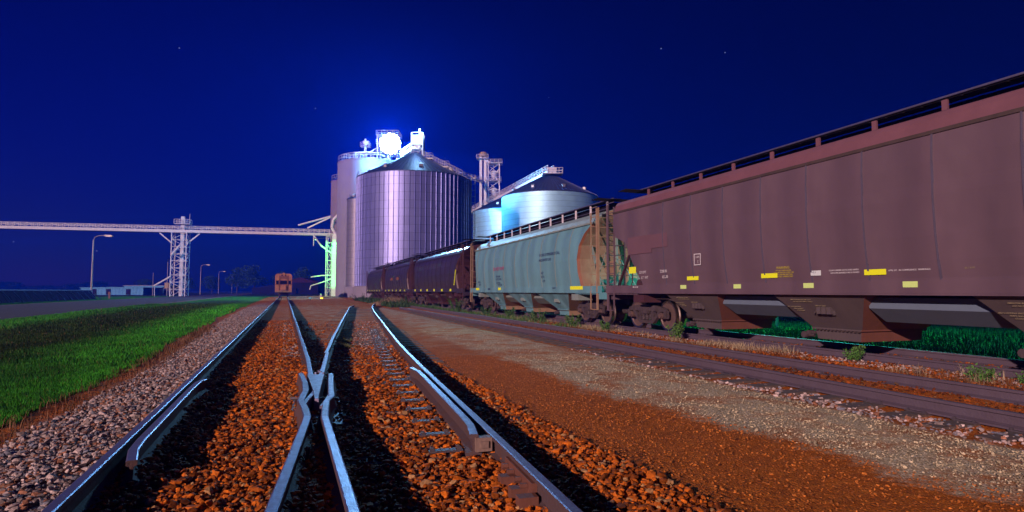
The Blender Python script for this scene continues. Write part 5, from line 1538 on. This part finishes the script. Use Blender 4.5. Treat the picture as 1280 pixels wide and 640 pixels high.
# pale dead bush mound near the dark cars
n = 5000
a = RNG.random(n) * 2 * PI; q = RNG.random(n) ** .6
px_ = -12.0 + np.cos(a) * q * 2.6; py_ = 60.0 + np.sin(a) * q * 3.0
blades('pale_brush_mound', np.stack([px_, py_, ground_h(px_, py_)], 1), .9 * (1.1 - q) * RNG.uniform(.5, 1.1, n), .03 * np.ones(n), np.array([.34, .26, .18]) * RNG.uniform(.5, 1.3, (n, 1)), lean=.8)

# trees
def tree_proto(seed, hh_, rr):
    r_ = np.random.default_rng(seed)
    tk = MB(); tk.tube((0, 0, 0), (.1, 0, hh_ * .45), hh_ * .035, 8, r2=hh_ * .02)
    lobes = []
    for k in range(9):
        a = r_.random() * 2 * PI; q = r_.random() ** .5 * rr * .62; z = hh_ * r_.uniform(.35, .82)
        lobes.append((math.cos(a) * q, math.sin(a) * q, z, rr * r_.uniform(.3, .5)))
        tk.tube((.05, 0, hh_ * .35), (math.cos(a) * q, math.sin(a) * q, z), hh_ * .014, 5, r2=hh_ * .005)
    lobes.append((0, 0, hh_ * .86, rr * .36))
    P = []
    for (x, y, z, s_) in lobes:
        m = 210
        d_ = r_.normal(size=(m, 3)); d_ /= np.linalg.norm(d_, axis=1)[:, None]
        P.append(np.array([x, y, z]) + d_ * s_ * (r_.random((m, 1)) ** .4) * np.array([1, 1, .8]))
    P = np.concatenate(P); m = len(P)
    d1 = r_.normal(size=(m, 3)); d1 /= np.linalg.norm(d1, axis=1)[:, None]
    d2 = np.cross(d1, r_.normal(size=(m, 3))); d2 /= np.linalg.norm(d2, axis=1)[:, None]
    s_ = hh_ * .028
    V = np.stack([P - d1 * s_, P + d2 * s_ * .7, P + d1 * s_, P - d2 * s_ * .7], 1).reshape(-1, 3)
    c = np.repeat(np.array([.03, .075, .02]) * r_.uniform(.5, 1.4, (m, 1)), 4, 0)
    return tk, V, np.arange(m * 4).reshape(-1, 4), c
def tree(x, y, h, r, label, seed):
    e = empty('tree', (x, y, -.2), 0, label, 'tree', 'dark trees beyond the far end of the track')
    tk, V, F, c = tree_proto(seed, h, r)
    tk.build('trunk', M['bark'], e); fast_mesh('crown', V, F, M['leaf'], c, parent=e)
tl = [(-205, 330, 8, 6, 'low dark tree right beside the lattice tower foot'), (-190, 345, 9.5, 7, 'dark tree behind the second street lamp'), (-172, 340, 10, 7, 'dark rounded tree left of the farthest street lamp'),
      (-153, 330, 14, 9, 'tall dark tree behind the farthest street lamp'), (-140, 322, 15.5, 10, 'tallest dark tree left of the locomotive'), (-128, 330, 12.0, 8, 'dark tree close to the left of the locomotive'),
      (-113, 318, 14.0, 8.5, 'dark tree directly left behind the locomotive'), (-78, 330, 9, 8, 'dark bush like tree beside the second barn'), (-97, 335, 8, 8, 'low dark tree between the two barns'), (-120, 345, 10, 7, 'dark tree peeking above the locomotive roof')]
for i, (x, y, h, r, lb) in enumerate(tl): tree(x, y, h, r, lb, 100 + i)
# far tree line, one mass
Pl = []
for px0, px1, hf in ((-60, 210, lambda p: 2.2 + 1.6 * math.sin(p * .045) + 1.2 * math.sin(p * .11 + 1) + (5.5 if 85 < p < 130 else 0) + (3.5 if p < 22 else 0)), (370, 445, lambda p: 5 + 1.5 * math.sin(p * .2)), (470, 1400, lambda p: 7 + 2 * math.sin(p * .05))):
    for p in np.arange(px0, px1, .35):
        Y_ = 560 + 30 * RNG.random(); X_ = (p - 640) / 740 * Y_
        h = max(2.5, hf(p)) * (.9 + .2 * RNG.random()) + 2.2
        k = int(14 + h * 2)
        Pl.append(np.stack([X_ + RNG.normal(0, 1.8, k), Y_ + RNG.normal(0, 4, k), RNG.random(k) ** .7 * h], 1))
Pl = np.concatenate(Pl); m = len(Pl)
d1 = RNG.normal(size=(m, 3)); d1 /= np.linalg.norm(d1, axis=1)[:, None]
d2 = np.cross(d1, RNG.normal(size=(m, 3))); d2 /= np.linalg.norm(d2, axis=1)[:, None]
V = np.stack([Pl - d1 * 1.0, Pl + d2 * .8, Pl + d1 * 1.0, Pl - d2 * .8], 1).reshape(-1, 3)
fast_mesh('treeline', V, np.arange(m * 4).reshape(-1, 4), M['leaf'], np.repeat(np.array([.012, .02, .012]) * RNG.uniform(.5, 1.4, (m, 1)), 4, 0), kind='stuff')

# yard lamp behind the train: teal mercury light on the grass and between the cars
ylp = T(17.4, 16.2)
yt = empty('yard_lamp', (ylp[0], ylp[1], -.2), 0, 'teal yard lamp on a low pole hidden behind the nearest hoppers', 'lamp')
MB().tube((0, 0, 0), (0, 0, 5.5), .07, 8).build('pole', M['pole'], yt)
MB().lathe([(.08, 5.8), (.3, 5.74), (.32, 5.6), (.1, 5.52)], 14).build('lens', emis('teal_lamp_lens', (.2, 1, .8), 4), yt)
lamp('teal_yard_light', (ylp[0] - .25, ylp[1] - .25, 5.25), (.05, .80, .70), 4500, .25, spot=R(150), aim=T(15.0, 14.6, 0.0), blend=.8)

# ------------------------------------------------------------------ night haze
hz_m = bpy.data.materials.new('night_haze'); hz_m.use_nodes = True
hn, hl_ = hz_m.node_tree.nodes, hz_m.node_tree.links
for n_ in list(hn):
    if n_.type == 'BSDF_PRINCIPLED': hn.remove(n_)
pv = hn.new('ShaderNodeVolumePrincipled')
pv.inputs['Color'].default_value = (.004, .07, 1.0, 1)
pv.inputs['Density'].default_value = .0012
hl_.new(pv.outputs[0], hn['Material Output'].inputs['Volume'])
hz = MB().box(-900, 900, -60, 700, -1.4, 60).build('haze', hz_m)
hz['kind'] = 'stuff'
